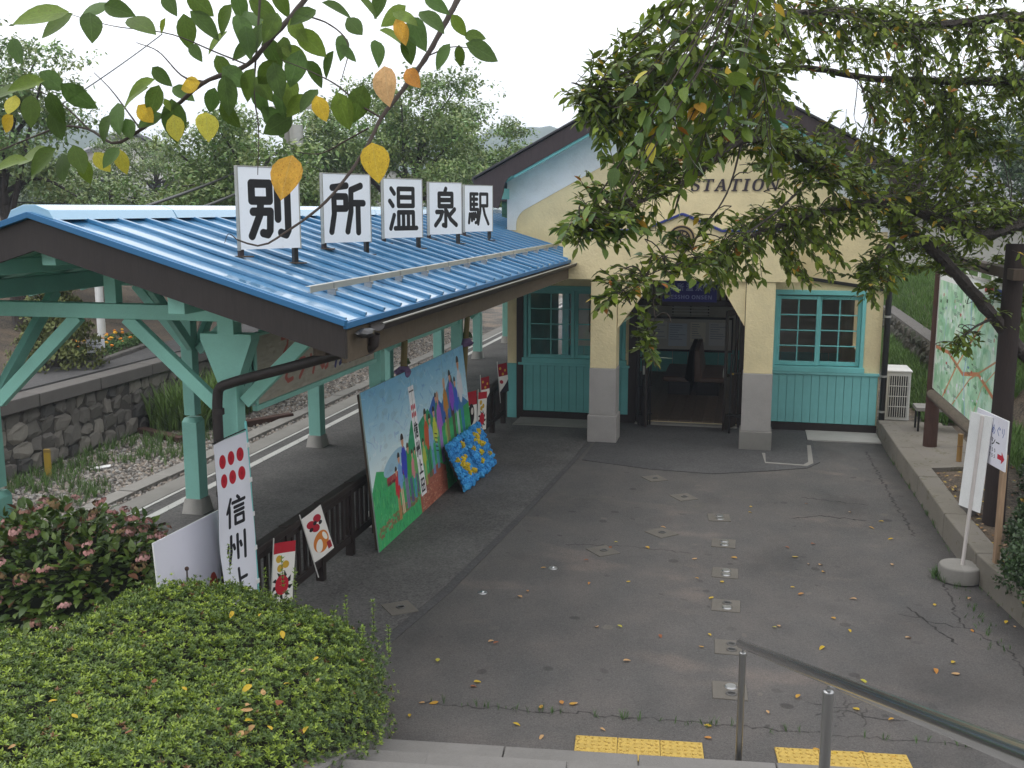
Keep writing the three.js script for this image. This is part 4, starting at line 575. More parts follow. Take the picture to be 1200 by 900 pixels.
    mesh('batten', bb(-w / 2 + 0.02, -w / 2 + 0.06, 0.02, h - 0.02, -0.045, -0.01), mats.oldWood, o, [0, 0, 0], [-0.1, 0, 0]); mesh('batten', bb(w / 2 - 0.06, w / 2 - 0.02, 0.02, h - 0.02, -0.045, -0.01), mats.oldWood, o, [0, 0, 0], [-0.1, 0, 0]); } }
// ---- two boards covered in crumpled paper flowers ----
{ const puff = [0, 1, 2, 3].map(() => { const g = new THREE.IcosahedronGeometry(0.05, 2), p = g.attributes.position, s = rnd() * 40; for (let i = 0; i < p.count; i++) { const v = V().fromBufferAttribute(p, i), k = 1 + 0.75 * perlin.noise(v.x * 45 + s, v.y * 45, v.z * 45); p.setXYZ(i, v.x * k, v.y * k, v.z * k * 0.8); } g.computeVertexNormals(); return g; });
  const blues = [[0.05, 0.33, 0.72], [0.07, 0.4, 0.78], [0.04, 0.27, 0.62]].map((c) => M(c, 0.85)), yel = [[0.75, 0.55, 0.03], [0.68, 0.47, 0.03]].map((c) => M(c, 0.85));
  [[-12.72, 0.66, 'blue paper flower board with yellow blossoms, nearer to the green field panel'], [-13.45, 0.85, 'blue paper flower board with yellow blossoms, nearer to the station']].forEach(([z, w, lab], n) => {
    const o = thing('flower_board', lab, 'flower board', [-3.58 + n * 0.02, 0.02, z - w / 2], Math.PI / 2, 'paper flower boards leaning on the mural'), H = 0.66, tilt = -0.42, b = mesh('backing', bb(-w / 2, w / 2, 0, H, -0.03, 0), mats.blackMetal, o, [0, 0.02, 0], [tilt, 0, 0]);
    const nx = Math.round(w / 0.075), ny = 8; for (let i = 0; i < nx; i++) for (let j = 0; j < ny; j++) mesh('paper_flower', pick(puff), pick(blues), b, [-w / 2 + (i + 0.5) * w / nx + rr(-0.012, 0.012), (j + 0.5) * H / ny + rr(-0.012, 0.012), 0.02], [rr(0, 6), rr(0, 6), 0]).scale.setScalar(rr(0.85, 1.15));
    for (let i = 0; i < 13; i++) mesh('paper_flower', pick(puff), pick(yel), b, [rr(-w / 2 + 0.08, w / 2 - 0.08), rr(0.12, H - 0.08), 0.055], [rr(0, 6), rr(0, 6), 0]).scale.setScalar(rr(0.7, 0.95)); }); }
// ---- cloth banner, white board, small flags ----
function cloth(w, h, tex, wave = 0.02, nx = 10, ny = 20) { const g = new THREE.PlaneGeometry(w, h, nx, ny), p = g.attributes.position, s = rnd() * 20; for (let i = 0; i < p.count; i++) { const x = p.getX(i), y = p.getY(i); p.setZ(i, wave * (Math.sin(x * 7 / w * 0.6 + s) + 0.6 * Math.sin(y * 5 + x * 6 + s)) + wave * perlin.noise(x * 4, y * 3, s)); } g.computeVertexNormals(); return [g, new THREE.MeshPhysicalMaterial({ map: tex, roughness: 0.85, side: THREE.DoubleSide })]; }
{ const s = thing('cloth_banner', 'tall white banner with six red dots and black vertical characters', 'banner', [-4.02, 0, -7.42], Math.PI / 2 - 0.1); s.rotation.order = 'YXZ'; s.rotation.z = 0.05;
  const t = ctex(256, 1024, (x, W, H) => { x.fillStyle = '#e2e2ec'; x.fillRect(0, 0, W, H); x.fillStyle = '#b8182c'; for (let i = 0; i < 6; i++) { x.beginPath(); x.ellipse(60 + (i % 3) * 68, 100 + Math.floor(i / 3) * 95, 26, 34, 0, 0, 7); x.fill(); x.fillStyle = '#a01020'; x.fillRect(52 + (i % 3) * 68, 92 + Math.floor(i / 3) * 95, 14, 16); x.fillStyle = '#b8182c'; } ['shin', 'shu', 'ue', 'da'].forEach((k, i) => glyph(x, k, 56, 290 + i * 182, 150, 158, 17, '#16141c')); });
  const [g, m] = cloth(0.44, 1.72, t, 0.012); mesh('cloth', g, m, s, [0, 1.08, 0.02]);
  mesh('pole', new THREE.CylinderGeometry(0.011, 0.013, 2.02, 10).translate(0, 1.01, 0), mats.tealLight, s, [0.235, 0, 0.02]); mesh('cross_arm', new THREE.CylinderGeometry(0.006, 0.006, 0.47, 8).rotateZ(Math.PI / 2), mats.blackMetal, s, [0, 1.955, 0.02]);
  for (let i = 0; i < 6; i++) mesh('loop', bb(0.205, 0.25, 1.8 - i * 0.3, 1.84 - i * 0.3, 0.004, 0.036, 0.003), mats.white, s); }
{ const s = thing('white_board', 'blank white board with an orange peak shape standing behind the banner', 'board', [-4.3, 0, -7.28], Math.PI / 2 - 0.05); const t = ctex(512, 420, (x, W, H) => { x.fillStyle = '#e4e2ee'; x.fillRect(0, 0, W, H); x.fillStyle = '#a83a2a'; x.beginPath(); x.moveTo(230, 420); x.quadraticCurveTo(300, 150, 330, 170); x.quadraticCurveTo(360, 150, 420, 420); x.fill(); x.fillStyle = '#d0923a'; x.beginPath(); x.moveTo(270, 420); x.quadraticCurveTo(330, 200, 390, 420); x.fill(); wear(x, W, H, 60, 0.03); });
  const [g, m] = printed(1.15, 1.22, 0.012, t, mats.white); mesh('sheet', g, m, s, [0, 0.62, 0], [-0.06, 0, 0]); mesh('foot_rail', bb(-0.55, 0.55, 0.006, 0.05, -0.03, 0.03), mats.oldWood, s); }
const flagPrint = (a) => ctex(128, 256, (x, W, H) => { x.fillStyle = '#e6e2dc'; x.fillRect(0, 0, W, H); if (a === 0) { x.fillStyle = '#b01c2c'; x.fillRect(0, 0, W, 46); x.fillStyle = '#c8a030'; for (const [p, q] of [[40, 70], [80, 96], [50, 110]]) { x.beginPath(); x.ellipse(p, q, 18, 16, 0, 0, 7); x.fill(); } x.fillStyle = '#1a161a'; for (let i = 0; i < 9; i++) { x.beginPath(); x.moveTo(64, 185); x.lineTo(64 + 62 * Math.cos(i * 0.7), 185 + 66 * Math.sin(i * 0.7)); x.lineTo(64 + 50 * Math.cos(i * 0.7 + 0.35), 185 + 50 * Math.sin(i * 0.7 + 0.35)); x.fill(); } x.fillStyle = '#b81c30'; x.beginPath(); x.ellipse(64, 182, 38, 42, 0, 0, 7); x.fill(); } else if (a === 1) { x.fillStyle = '#a8182c'; for (const [p, q] of [[40, 60], [84, 50], [60, 90]]) { x.beginPath(); x.ellipse(p, q, 26, 20, 0.5, 0, 7); x.fill(); } x.fillStyle = '#1c181c'; for (const [p, q] of [[64, 64], [34, 84], [96, 80]]) { x.beginPath(); x.ellipse(p, q, 12, 10, 0, 0, 7); x.fill(); } x.fillStyle = '#d07a30'; x.beginPath(); x.ellipse(70, 175, 48, 56, 0.4, 0, 7); x.fill(); x.fillStyle = '#ece6dc'; x.beginPath(); x.ellipse(52, 190, 20, 34, 0.3, 0, 7); x.fill(); x.beginPath(); x.ellipse(98, 160, 12, 26, -0.3, 0, 7); x.fill(); x.fillStyle = '#9a2028'; x.fillRect(96, 200, 26, 40); } else if (a === 2) { x.fillStyle = '#a01c2c'; x.fillRect(0, 0, W, 90); x.fillStyle = '#20181c'; x.beginPath(); x.ellipse(60, 150, 34, 70, 0, 0, 7); x.fill(); x.fillStyle = '#d0c8c0'; x.beginPath(); x.ellipse(70, 130, 14, 24, 0, 0, 7); x.fill(); } else { x.fillStyle = '#8c1a2a'; x.fillRect(0, 0, W, 110); x.fillStyle = '#c89a38'; for (const [p, q] of [[30, 40], [92, 64], [60, 92]]) { x.beginPath(); x.ellipse(p, q, 14, 12, 0, 0, 7); x.fill(); } x.fillStyle = '#2c2a34'; x.beginPath(); x.moveTo(0, 256); x.lineTo(128, 150); x.lineTo(128, 256); x.fill(); x.fillStyle = '#a8283a'; x.beginPath(); x.ellipse(36, 160, 22, 16, 0.4, 0, 7); x.fill(); } });
{ const F = [[0, -8.0, 0.42, 0.24, 0.56, -0.1, 'small flag with red ball and black spikes stuck on the fence', 1.1], [1, -8.85, 0.47, 0.28, 0.5, 0.3, 'small tilted flag with orange and red print on the fence', 1.15], [2, -14.55, 0.62, 0.24, 0.6, 0.03, 'small red-topped flag beside the narrow mural panel', 1.2], [3, -15.4, 0.78, 0.2, 0.46, 0.05, 'red and white flag with dark corner on the fence', 1.1], [0, -15.15, 0.52, 0.2, 0.6, -0.05, 'small flag with red ball hanging low near the narrow mural panel', 1.0], [3, -16.6, 0.8, 0.2, 0.5, 0.1, 'red and white flag with dark corner nearest the station wall', 0.9]];
  for (const [a, z, y, w, h, tilt, lab, turn] of F) { const s = thing('fence_flag', lab, 'flag', [-4.05, y, z], turn, 'small flags along the fence'); s.rotation.z = tilt; const [g, m] = cloth(w, h, flagPrint(a), 0.008, 6, 8); mesh('cloth', g, m, s, [w / 2, 0.12, 0.012]); mesh('stick', new THREE.CylinderGeometry(0.006, 0.006, h + 0.22, 8), mats.offWhite, s, [0, 0.06, 0.012]); } }
{ const s = thing('crest_flag', 'small white flag with six red rings beside the white board', 'flag', [-4.22, 0, -6.93], Math.PI / 2 + 0.2); const t = ctex(128, 256, (x, W, H) => { x.fillStyle = '#dcdae6'; x.fillRect(0, 0, W, H); x.strokeStyle = '#b02838'; x.lineWidth = 7; for (let i = 0; i < 6; i++) { x.beginPath(); x.ellipse(26 + (i % 3) * 36, 90 + Math.floor(i / 3) * 40, 12, 15, 0, 0, 7); x.stroke(); } }); const [g, m] = cloth(0.24, 0.55, t, 0.008, 6, 8); mesh('cloth', g, m, s, [-0.12, 0.62, 0]); mesh('stick', new THREE.CylinderGeometry(0.007, 0.007, 0.95, 8).translate(0, 0.475, 0), mats.oldWood, s); mesh('finial', new THREE.SphereGeometry(0.018, 8, 6), mats.redWood, s, [0, 0.96, 0]); }
// bamboo flower tubes tied behind the mural
for (const [z, lab] of [[-11.85, 'bamboo flower tube with purple blossom tied above the mural joint'], [-14.72, 'bamboo flower tube with purple blossom by the last canopy post']]) { const b = thing('bamboo_vase', lab, 'vase', [-4.16, 0.83, z]); mesh('tube', new THREE.CylinderGeometry(0.04, 0.045, 1.35, 12, 1, true).translate(0, 0.675, 0), M([0.2, 0.15, 0.05], 0.6, { map: grain }), b, [0, 0, 0], [0.05, 0, -0.08]); mesh('blossom', lump(0.1, 1, 0.35), M([0.16, 0.1, 0.2], 0.8), b, [0.08, 0.95, 0.05]); mesh('leaf_sprig', lump(0.07, 1, 0.5), M([0.05, 0.09, 0.03], 0.8), b, [0.07, 1.05, -0.03]); }
// ================= right-hand bed: map board, signs =================
{ const z0 = -15.75, z1 = -12.1, b = thing('map_board', 'large painted green tourist map board between dark timber posts', 'map board', [2.75, 0.2, (z0 + z1) / 2], -Math.PI / 2 + 0.02);
  const w = z1 - z0, T = ctex(1024, 560, (x, W, H) => {
    x.fillStyle = '#d6e6d6'; x.fillRect(0, 0, W, H);
    for (let i = 0; i < 700; i++) { x.fillStyle = `rgba(${pick(['150,205,160', '190,225,190', '120,180,130', '225,235,225', '170,215,200', '100,160,110'])},${rr(0.15, 0.5)})`; x.beginPath(); x.ellipse(rr(0, W), rr(0, H), rr(8, 60), rr(8, 46), rr(0, 3), 0, 7); x.fill(); }
    const road = (p, lw, c) => { x.strokeStyle = c; x.lineWidth = lw; x.lineJoin = 'round'; x.beginPath(); p.forEach(([a, q], i) => (i ? x.lineTo(a, q) : x.moveTo(a, q))); x.stroke(); };
    road([[0, 360], [260, 350], [520, 400], [760, 360], [1024, 420]], 16, '#c07a52'); road([[200, 560], [420, 380], [620, 250], [900, 80]], 12, '#c48a5a'); road([[380, 560], [640, 400], [1024, 260]], 8, '#b98a60'); road([[120, 0], [180, 200], [140, 360]], 7, '#9ab0c8'); road([[560, 0], [600, 200], [540, 400], [600, 560]], 10, '#8ab0d0'); road([[700, 560], [820, 400], [1000, 300]], 6, '#c89a70');
    for (let i = 0; i < 60; i++) { x.fillStyle = pick(['#e8e8f0', '#4a8a50', '#d8d0e0', '#5a7a9a', '#b0503c', '#3a5a3a']); const a = rr(20, W - 20), q = rr(60, H - 30); x.fillRect(a, q, rr(8, 30), rr(6, 16)); }
    for (let i = 0; i < 26; i++) { x.strokeStyle = 'rgba(40,60,50,.7)'; x.lineWidth = 2; const a = rr(20, W - 60), q = rr(60, H - 30); for (let k = 0; k < 5; k++) { x.strokeRect(a + k * 11, q, 7, 8); } }
    x.fillStyle = '#e8eae6'; x.fillRect(0, 0, W, 46); x.fillStyle = '#c03a3a'; x.fillRect(760, 8, 120, 28); x.fillStyle = '#3a5ab0'; x.fillRect(890, 12, 110, 30); wear(x, W, H, 400, 0.1); });
  const [g, m] = printed(w - 0.12, 1.72, 0.03, T, mats.oldWood); mesh('map_panel', g, m, b, [0, 1.84, 0.02]);
  mesh('panel_border', mergeGeometries([bb(-w / 2 + 0.06, w / 2 - 0.06, 2.7, 2.73, 0, 0.045), bb(-w / 2 + 0.06, -w / 2 + 0.085, 0.98, 2.7, 0.0, 0.045), bb(w / 2 - 0.085, w / 2 - 0.06, 0.98, 2.7, 0.0, 0.045)]), mats.offWhite, b);
  const lg = (r0, r1, h) => { const q = new THREE.CylinderGeometry(r1, r0, h, 14, 8), p = q.attributes.position, s = rnd() * 30; for (let i = 0; i < p.count; i++) { const k = 1 + 0.06 * perlin.noise(p.getX(i) * 9, p.getY(i) * 1.5 + s, p.getZ(i) * 9); p.setX(i, p.getX(i) * k); p.setZ(i, p.getZ(i) * k); } q.computeVertexNormals(); return muv(q.translate(0, h / 2, 0)); };
  mesh('post', lg(0.1, 0.085, 3.1), mats.redWood, b, [-w / 2 - 0.06, 0, 0.0]); mesh('post', lg(0.12, 0.1, 3.2), M([0.03, 0.019, 0.016], 0.85, { map: grain, bumpMap: grain, bumpScale: 0.003 }), b, [w / 2, -0.02, -0.02]);
  mesh('bottom_log', lg(0.075, 0.075, w).rotateZ(Math.PI / 2).translate(w / 2, 0, 0), M([0.13, 0.105, 0.08], 0.9, { map: grain }), b, [0, 0.88, 0.03]);
  mesh('top_rail', bb(-w / 2 - 0.3, w / 2 + 0.3, 2.8, 2.92, -0.08, 0.06), mats.oldWood, b); }
{ const b = thing('bench_frame', 'low weathered bench with thin legs behind the map board', 'bench', [3.05, 0.26, -17.0]); mesh('seat', bb(-0.4, 0.5, 0.36, 0.42, -0.2, 0.2), mats.concrete, b); for (const [x, z] of [[-0.35, -0.15], [0.42, -0.15], [-0.35, 0.15], [0.42, 0.15]]) mesh('leg', bb(x - 0.015, x + 0.015, 0, 0.36, z - 0.015, z + 0.015, 0.003), mats.blackMetal, b); }
{ const b = thing('bamboo_stake', 'short orange-brown bamboo stake in the bed behind the map board', 'stake', [2.95, 0.26, -14.9]); mesh('culm', new THREE.CylinderGeometry(0.035, 0.035, 0.42, 10).translate(0, 0.21, 0), M([0.3, 0.17, 0.05], 0.6), b); mesh('culm_node', new THREE.TorusGeometry(0.036, 0.006, 5, 12).rotateX(1.57), M([0.2, 0.1, 0.04], 0.6), b, [0, 0.25, 0]); }
{ const b = thing('stone_stump', 'small square stone stump at the bed edge', 'stump', [2.62, 0.24, -12.45], 0.3); mesh('block', bev(0.17, 0.32, 0.17, 0.02), mats.darkConcrete, b, [0, 0.15, 0], [0.03, 0, 0.02]); mesh('cap_chip', bev(0.15, 0.03, 0.15, 0.01), mats.darkConcrete, b, [0, 0.32, 0]); }
{ // walking-course sign
  const s = thing('course_sign', 'white sign with blue and black characters and a red arrow', 'sign', [2.44, 0, -10.75], -Math.PI / 2 + 0.2);
  const w = 0.7, T = ctex(640, 460, (x, W, H) => { x.fillStyle = '#e6e4ee'; x.fillRect(0, 0, W, H); ['ko', 'tou', 'me', 'gu', 'ri'].forEach((k, i) => glyph(x, k, 130 + i * 98, 80, 78, 92, 9, '#5a6ca8')); glyph(x, 'shin', 36, 52, 60, 44, 5, '#7484b4'); ['fu', 'shi', 'bou'].forEach((k, i) => glyph(x, k, 260 + i * 86, 196, 70, 76, 12, '#16161a')); x.fillStyle = '#55555c'; for (let j = 0; j < 2; j++) for (let i = 0; i < 4; i++) { x.font = 'bold 46px sans-serif'; x.fillText('2755'[i], 270 + i * 46, 330 + j * 54); }
    x.fillStyle = '#c02038'; x.beginPath(); x.moveTo(480, 330); x.lineTo(560, 330); x.lineTo(560, 296); x.lineTo(622, 352); x.lineTo(560, 408); x.lineTo(560, 374); x.lineTo(480, 374); x.fill(); wear(x, W, H, 120, 0.04); });
  const [g, m] = printed(w, 0.5, 0.012, T, mats.white); mesh('plate', g, m, s, [0, 1.5, 0.03]); mesh('timber_post', bb(-0.03, 0.03, 0.25, 1.4, -0.03, 0.02), M([0.36, 0.24, 0.15], 0.85, { map: grain }), s, [0.24, 0, 0]); mesh('cross_batten', bb(-0.3, 0.3, 1.32, 1.37, 0.0, 0.022), mats.oldWood, s); }
{ // narrow board on a pole in a round concrete weight
  const s = thing('pole_sign', 'narrow white board on leaning pole in a round concrete weight', 'sign', [2.22, 0, -10.78]);
  mesh('weight', new THREE.LatheGeometry([[0, 0], [0.19, 0], [0.205, 0.02], [0.205, 0.15], [0.19, 0.17], [0, 0.17]].map((p) => new THREE.Vector2(...p)), 28), mats.concrete, s);
  const pole = mesh('pole', new THREE.CylinderGeometry(0.019, 0.019, 1.62, 12).translate(0, 0.81, 0), M([0.6, 0.55, 0.53], 0.5, { map: grime }), s, [0.02, 0.1, 0], [-0.02, 0, -0.055]);
  mesh('board', bev(0.3, 0.98, 0.012, 0.003), mats.white, pole, [0.0, 1.14, -0.03], [0, -1.05, 0]); mesh('edge_strip', bb(-0.012, 0.012, 0.7, 1.58, -0.024, -0.0195, 0.001), mats.white, pole); }
// ================= beyond the station on the right =================
{ const g = thing('guard_rail', 'white pipe guard rail on top of the grassy bank', 'guard rail', [5.3, 1.45, -26]); for (let i = 0; i < 9; i++) mesh('rail_post', new THREE.CylinderGeometry(0.04, 0.04, 0.8, 8).translate(0, 0.4, 0), mats.white, g, [0.1 * i, 0, 6 - i * 2]); for (const y of [0.45, 0.75]) mesh('pipe', tube([V(0, y, 7), V(0.9, y, -12)], 0.03, 8), mats.white, g); }
{ const w = thing('cobble_wall', 'mossy cobble retaining wall below the grassy bank', 'wall', [3.95, 0, -24]); const mm = [[0.1, 0.095, 0.08], [0.13, 0.12, 0.1], [0.08, 0.09, 0.06]].map((c) => M(c, 0.95, { map: grime, bumpMap: grit, bumpScale: 0.02 })); mesh('wall_core', bbx(0.05, 0.4, 0, 0.85, -9, 5), mats.darkConcrete, w); for (let r = 0; r < 3; r++) for (let i = 0; i < 40; i++) mesh('cobble', stoneGeos[(i + r) % 6], pick(mm), w, [0.04 + r * 0.05, 0.14 + r * 0.26, 4.8 - i * 0.34 - r * 0.15], [rr(0, 6), rr(0, 6), 0]).scale.setScalar(rr(0.75, 0.95)); }
function house(name, label, [x, y, z], turn, w, h, d, rise, wallM, roofM, wins) {
  const o = thing(name, label, 'house', [x, y, z], turn);
  mesh('wall', poly([[-w / 2, -1.5], [w / 2, -1.5], [w / 2, h], [0, h + rise * 0.92], [-w / 2, h]], d - 0.02).translate(0, 0, -d / 2), wallM, o);
  for (const s of [-1, 1]) { const r = mesh('roof', bar(V(0, h + rise + 0.02, 0), V(s * (w / 2 + 0.5), h - rise * (1 / w), 0), d + 0.9, 0.14), roofM, o); for (let i = 0; i < 7; i++) mesh('roof_course', bar(V(s * (w / 2 + 0.4) * (i + 0.2) / 7, h + rise + 0.12 - (rise + rise / w) * (i + 0.2) / 7, 0), V(s * (w / 2 + 0.4) * (i + 0.9) / 7, h + rise + 0.1 - (rise + rise / w) * (i + 0.9) / 7, 0), d + 0.9, 0.05), roofM, r); }
  mesh('ridge', bb(-0.15, 0.15, h + rise + 0.03, h + rise + 0.22, -d / 2 - 0.5, d / 2 + 0.5), roofM, o);
  for (const [wx, wy, ww, wh] of wins) { const f = mesh('window', bb(wx - ww / 2 - 0.06, wx + ww / 2 + 0.06, wy - 0.06, wy + wh + 0.06, d / 2 - 0.04, d / 2 + 0.05), mats.white, o); mesh('pane', bb(wx - ww / 2, wx - 0.03, wy, wy + wh, d / 2 + 0.05, d / 2 + 0.06), P([0.03, 0.035, 0.04], 0.08), f); mesh('pane', bb(wx + 0.03, wx + ww / 2, wy, wy + wh, d / 2 + 0.05, d / 2 + 0.06), P([0.03, 0.035, 0.04], 0.08), f); mesh('sill', bb(wx - ww / 2 - 0.1, wx + ww / 2 + 0.1, wy - 0.12, wy - 0.06, d / 2 - 0.02, d / 2 + 0.1), mats.offWhite, f); }
  return o;
}
const greyTile = M([0.16, 0.165, 0.18], 0.5, { map: grime }), plast = M([0.62, 0.6, 0.57], 0.9, { map: grime });
house('house', 'pale house with grey tiled roof beyond the guard rail', [9.5, 1.2, -40], 1.2, 7, 2.6, 9, 1.6, plast, greyTile, [[-1.6, 0.9, 1.5, 1.1], [1.4, 0.9, 1.7, 1.1]]);
house('house', 'low blue-grey roofed shed uphill behind the map board', [11, 1.6, -24], 0.9, 5, 1.3, 6, 1.1, M([0.3, 0.27, 0.25], 0.9, { map: grime }), M([0.09, 0.12, 0.18], 0.5, { map: grime }), [[0, 0.3, 1.4, 0.7]]);
house('house', 'white walled house far down the lane', [6.5, 0.9, -62], 0.3, 6, 3.2, 8, 1.5, plast, greyTile, [[-1.4, 1.2, 1.3, 1.1], [1.3, 1.2, 1.3, 1.1]]);
house('house', 'grey roofed house behind the cherry trees across the track', [-38, 3.2, -38], 0.9, 8, 3, 9, 1.9, plast, M([0.3, 0.31, 0.33], 0.5, { map: grime }), [[-2, 0.9, 1.6, 1.2], [1.6, 0.9, 1.8, 1.2]]);
house('house', 'white house showing through the trees beyond the conifer', [-37, 3.0, -56], 0.75, 7, 3.4, 8, 1.6, M([0.75, 0.74, 0.72], 0.9, { map: grime }), greyTile, [[-1.5, 1.2, 1.5, 1.2], [1.5, 1.2, 1.5, 1.2]]);
house('house', 'brown roofed house by the bend of the track', [-28, 2.2, -75], 0.5, 8, 3, 8, 1.7, plast, M([0.2, 0.13, 0.1], 0.6, { map: grime }), [[-1.5, 1.0, 1.5, 1.2], [1.5, 1.0, 1.5, 1.2]]);
// ---- poles and wires ----
function poleAt(u, v, d, label, h) { const p = at(u, v, d); const o = thing('utility_pole', label, 'utility pole', [p.x, hL(p.x, p.z) - 0.2, p.z]); mesh('shaft', new THREE.CylinderGeometry(0.12, 0.17, h, 12).translate(0, h / 2, 0), mats.concrete, o); const c = mesh('cross_arm', bb(-0.85, 0.85, h - 0.55, h - 0.45, -0.06, 0.06), mats.galv, o); for (const x of [-0.75, -0.3, 0.3, 0.75]) { mesh('insulator', new THREE.LatheGeometry([[0, 0], [0.05, 0], [0.03, 0.05], [0.06, 0.07], [0.035, 0.12], [0.055, 0.15], [0, 0.2]].map((q) => new THREE.Vector2(...q)), 10), mats.white, c, [x, h - 0.45, 0]); } mesh('transformer', new THREE.CylinderGeometry(0.2, 0.2, 0.6, 14), mats.galv, o, [0.3, h - 1.3, 0.1]); return o; }
const pA = poleAt(338, 160, 30, 'concrete utility pole with insulators behind the first roof sign', 6.9), pB = poleAt(488, 185, 42, 'concrete utility pole with cross arm behind the third roof sign', 6.9);
const wire = (a, b, sag, label, wr = 0.016) => { const m = a.clone().lerp(b, 0.5); m.y -= sag; tag(mesh('overhead_wire', tube([a, a.clone().lerp(b, 0.25).setY(lerp(a.y, b.y, 0.25) - sag * 0.75), m, a.clone().lerp(b, 0.75).setY(lerp(a.y, b.y, 0.75) - sag * 0.75), b], wr, 5, 30), mats.blackMetal), label, 'wire', 'overhead wires across the track'); };
{ const a = pA.position, b = pB.position, e = at(-200, 225, 22); wire(V(a.x, a.y + 5.2, a.z), V(b.x, b.y + 5.3, b.z), 0.25, 'thin dark cable slung between the two utility poles'); wire(at(-160, 232, 24), at(560, 242, 36), 0.1, 'level thin wire crossing just above the canopy ridge'); wire(at(150, 249, 17), V(a.x, a.y + 5.3, a.z), 0.1, 'thick grey guy cable rising to the nearer utility pole', 0.03); wire(at(215, 251, 17), V(a.x, a.y + 4.8, a.z), 0.1, 'lower grey guy cable rising to the nearer utility pole', 0.03); wire(at(60, 130, 25), at(190, 40, 30), 0.05, 'pale wire slanting up into the open sky'); }
{ const a = thing('roof_antenna', 'thin aerial mast standing beyond the station roof', 'antenna', [2.9, -0.02, -27.5]); mesh('mast', new THREE.CylinderGeometry(0.025, 0.03, 6.8, 8).translate(0, 3.4, 0), mats.galv, a); for (let i = 0; i < 4; i++) mesh('element', new THREE.CylinderGeometry(0.008, 0.008, 0.5 - i * 0.06, 6).rotateX(1.57), mats.galv, a, [0, 6.3 + i * 0.12, 0]); }
// ---- far hills ----
function hill(label, u0, u1, vTop, d, hgt, sd) { const n = 70, m = 14, pos = [], idx = []; for (let i = 0; i <= n; i++) { const u = lerp(u0, u1, i / n), p = at(u, 245, d), q = p.clone().multiplyScalar(1); const e = Math.sin(Math.PI * i / n) ** 0.6; for (let j = 0; j <= m; j++) { const t = j / m, r = lerp(0.72, 1.12, t), H = -2 + hgt * e * Math.sin(Math.min(1, t * 1.35) * Math.PI / 2) * (1 + 0.25 * fbm(i * 0.09 + sd, t * 2, sd, 4)) + 2.2 * perlin.noise(i * 1.3, j * 1.9, sd) + 1.4 * perlin.noise(i * 3.1, j * 3.3, sd); pos.push(q.x * r, H, q.z * r); } }
  for (let i = 0; i < n; i++) for (let j = 0; j < m; j++) { const a = i * (m + 1) + j; idx.push(a, a + m + 1, a + 1, a + 1, a + m + 1, a + m + 2); }
  const g = new THREE.BufferGeometry(); g.setAttribute('position', new THREE.Float32BufferAttribute(pos, 3)); g.setIndex(idx); g.computeVertexNormals(); const uv = new Float32Array(pos.length / 3 * 2); for (let i = 0; i < uv.length / 2; i++) { uv[i * 2] = pos[i * 3] / 30; uv[i * 2 + 1] = pos[i * 3 + 2] / 30 + pos[i * 3 + 1] / 20; } g.setAttribute('uv', new THREE.BufferAttribute(uv, 2)); struct('hill', g, M([0.045, 0.075, 0.04], 1, { map: grime })); return g; }
hill('', -700, 330, 130, 520, 62, 1.7); hill('', 260, 1050, 160, 640, 52, 5.3); hill('', 900, 1900, 150, 560, 50, 8.8);
// ================= vegetation =================
// one leaf: base at origin, along +y, cupped and arched
function leafGeo(len, wid, segs = 4, cup = 0.18, arch = 0.15) {
  const prof = (t) => Math.pow(Math.sin(Math.PI * Math.pow(t, 0.82)), 0.85), pos = [], idx = [], uv = [];
  for (let i = 0; i <= segs; i++) { const t = i / segs, w = (i === 0 || i === segs ? 0 : prof(t)) * wid / 2, z = -arch * len * t * t; for (const s of [-1, 0, 1]) { pos.push(s * w, t * len, z + Math.abs(s) * cup * w); uv.push(0.5 + s * 0.5 * (wid ? w * 2 / wid : 0), t); } }
  for (let i = 0; i < segs; i++) { const a = i * 3; if (i > 0) idx.push(a, a + 1, a + 3, a + 1, a + 2, a + 4); if (i < segs - 1) idx.push(a + 1, a + 4, a + 3, a + 2, a + 5, a + 4); }
  if (segs > 1) { /* tip and base fans are the collapsed rows above */ }
  const g = new THREE.BufferGeometry(); g.setAttribute('position', new THREE.Float32BufferAttribute(pos, 3)); g.setAttribute('uv', new THREE.Float32BufferAttribute(uv, 2)); g.setIndex(idx); g.computeVertexNormals(); return g;
}
const veinTex = (a, b, spots) => ptex(128, 256, (u, v) => { const d = Math.abs(u - 0.5) * 2, side = Math.abs(((v * 9 - d * 2.2) % 1 + 1) % 1 - 0.5), vein = Math.max(d < 0.045 ? 1 : 0, side < 0.06 ? 0.6 : 0), m = N16(u, v) * 0.5 + N32(u, v) * 0.5, k = 0.8 + 0.4 * m; const c = [0, 1, 2].map((i) => lerp(a[i], b[i], vein * 0.5) * k); return spots && N32(u * 1.7, v * 1.7) * 0.6 + N64(u, v) * 0.4 > spots ? [c[0] * 0.6 + 0.03, c[1] * 0.45, c[2] * 0.4] : c; });
const leafMat = (a, b, spots = 0, tr = 0.35) => P([1, 1, 1], 0.6, { map: veinTex(a, b, spots), transmission: tr, thickness: 0, specularIntensity: 0.45 });
const greenLeaf = [leafMat([0.08, 0.135, 0.018], [0.12, 0.19, 0.04], 0.78), leafMat([0.055, 0.1, 0.016], [0.09, 0.15, 0.04], 0), leafMat([0.13, 0.2, 0.022], [0.17, 0.25, 0.05], 0.8), leafMat([0.075, 0.14, 0.03], [0.11, 0.18, 0.06], 0)];
const yellowLeaf = [leafMat([0.62, 0.42, 0.03], [0.62, 0.46, 0.08], 0.76), leafMat([0.6, 0.33, 0.04], [0.55, 0.36, 0.1], 0.74), leafMat([0.55, 0.5, 0.06], [0.45, 0.45, 0.1], 0.75)];
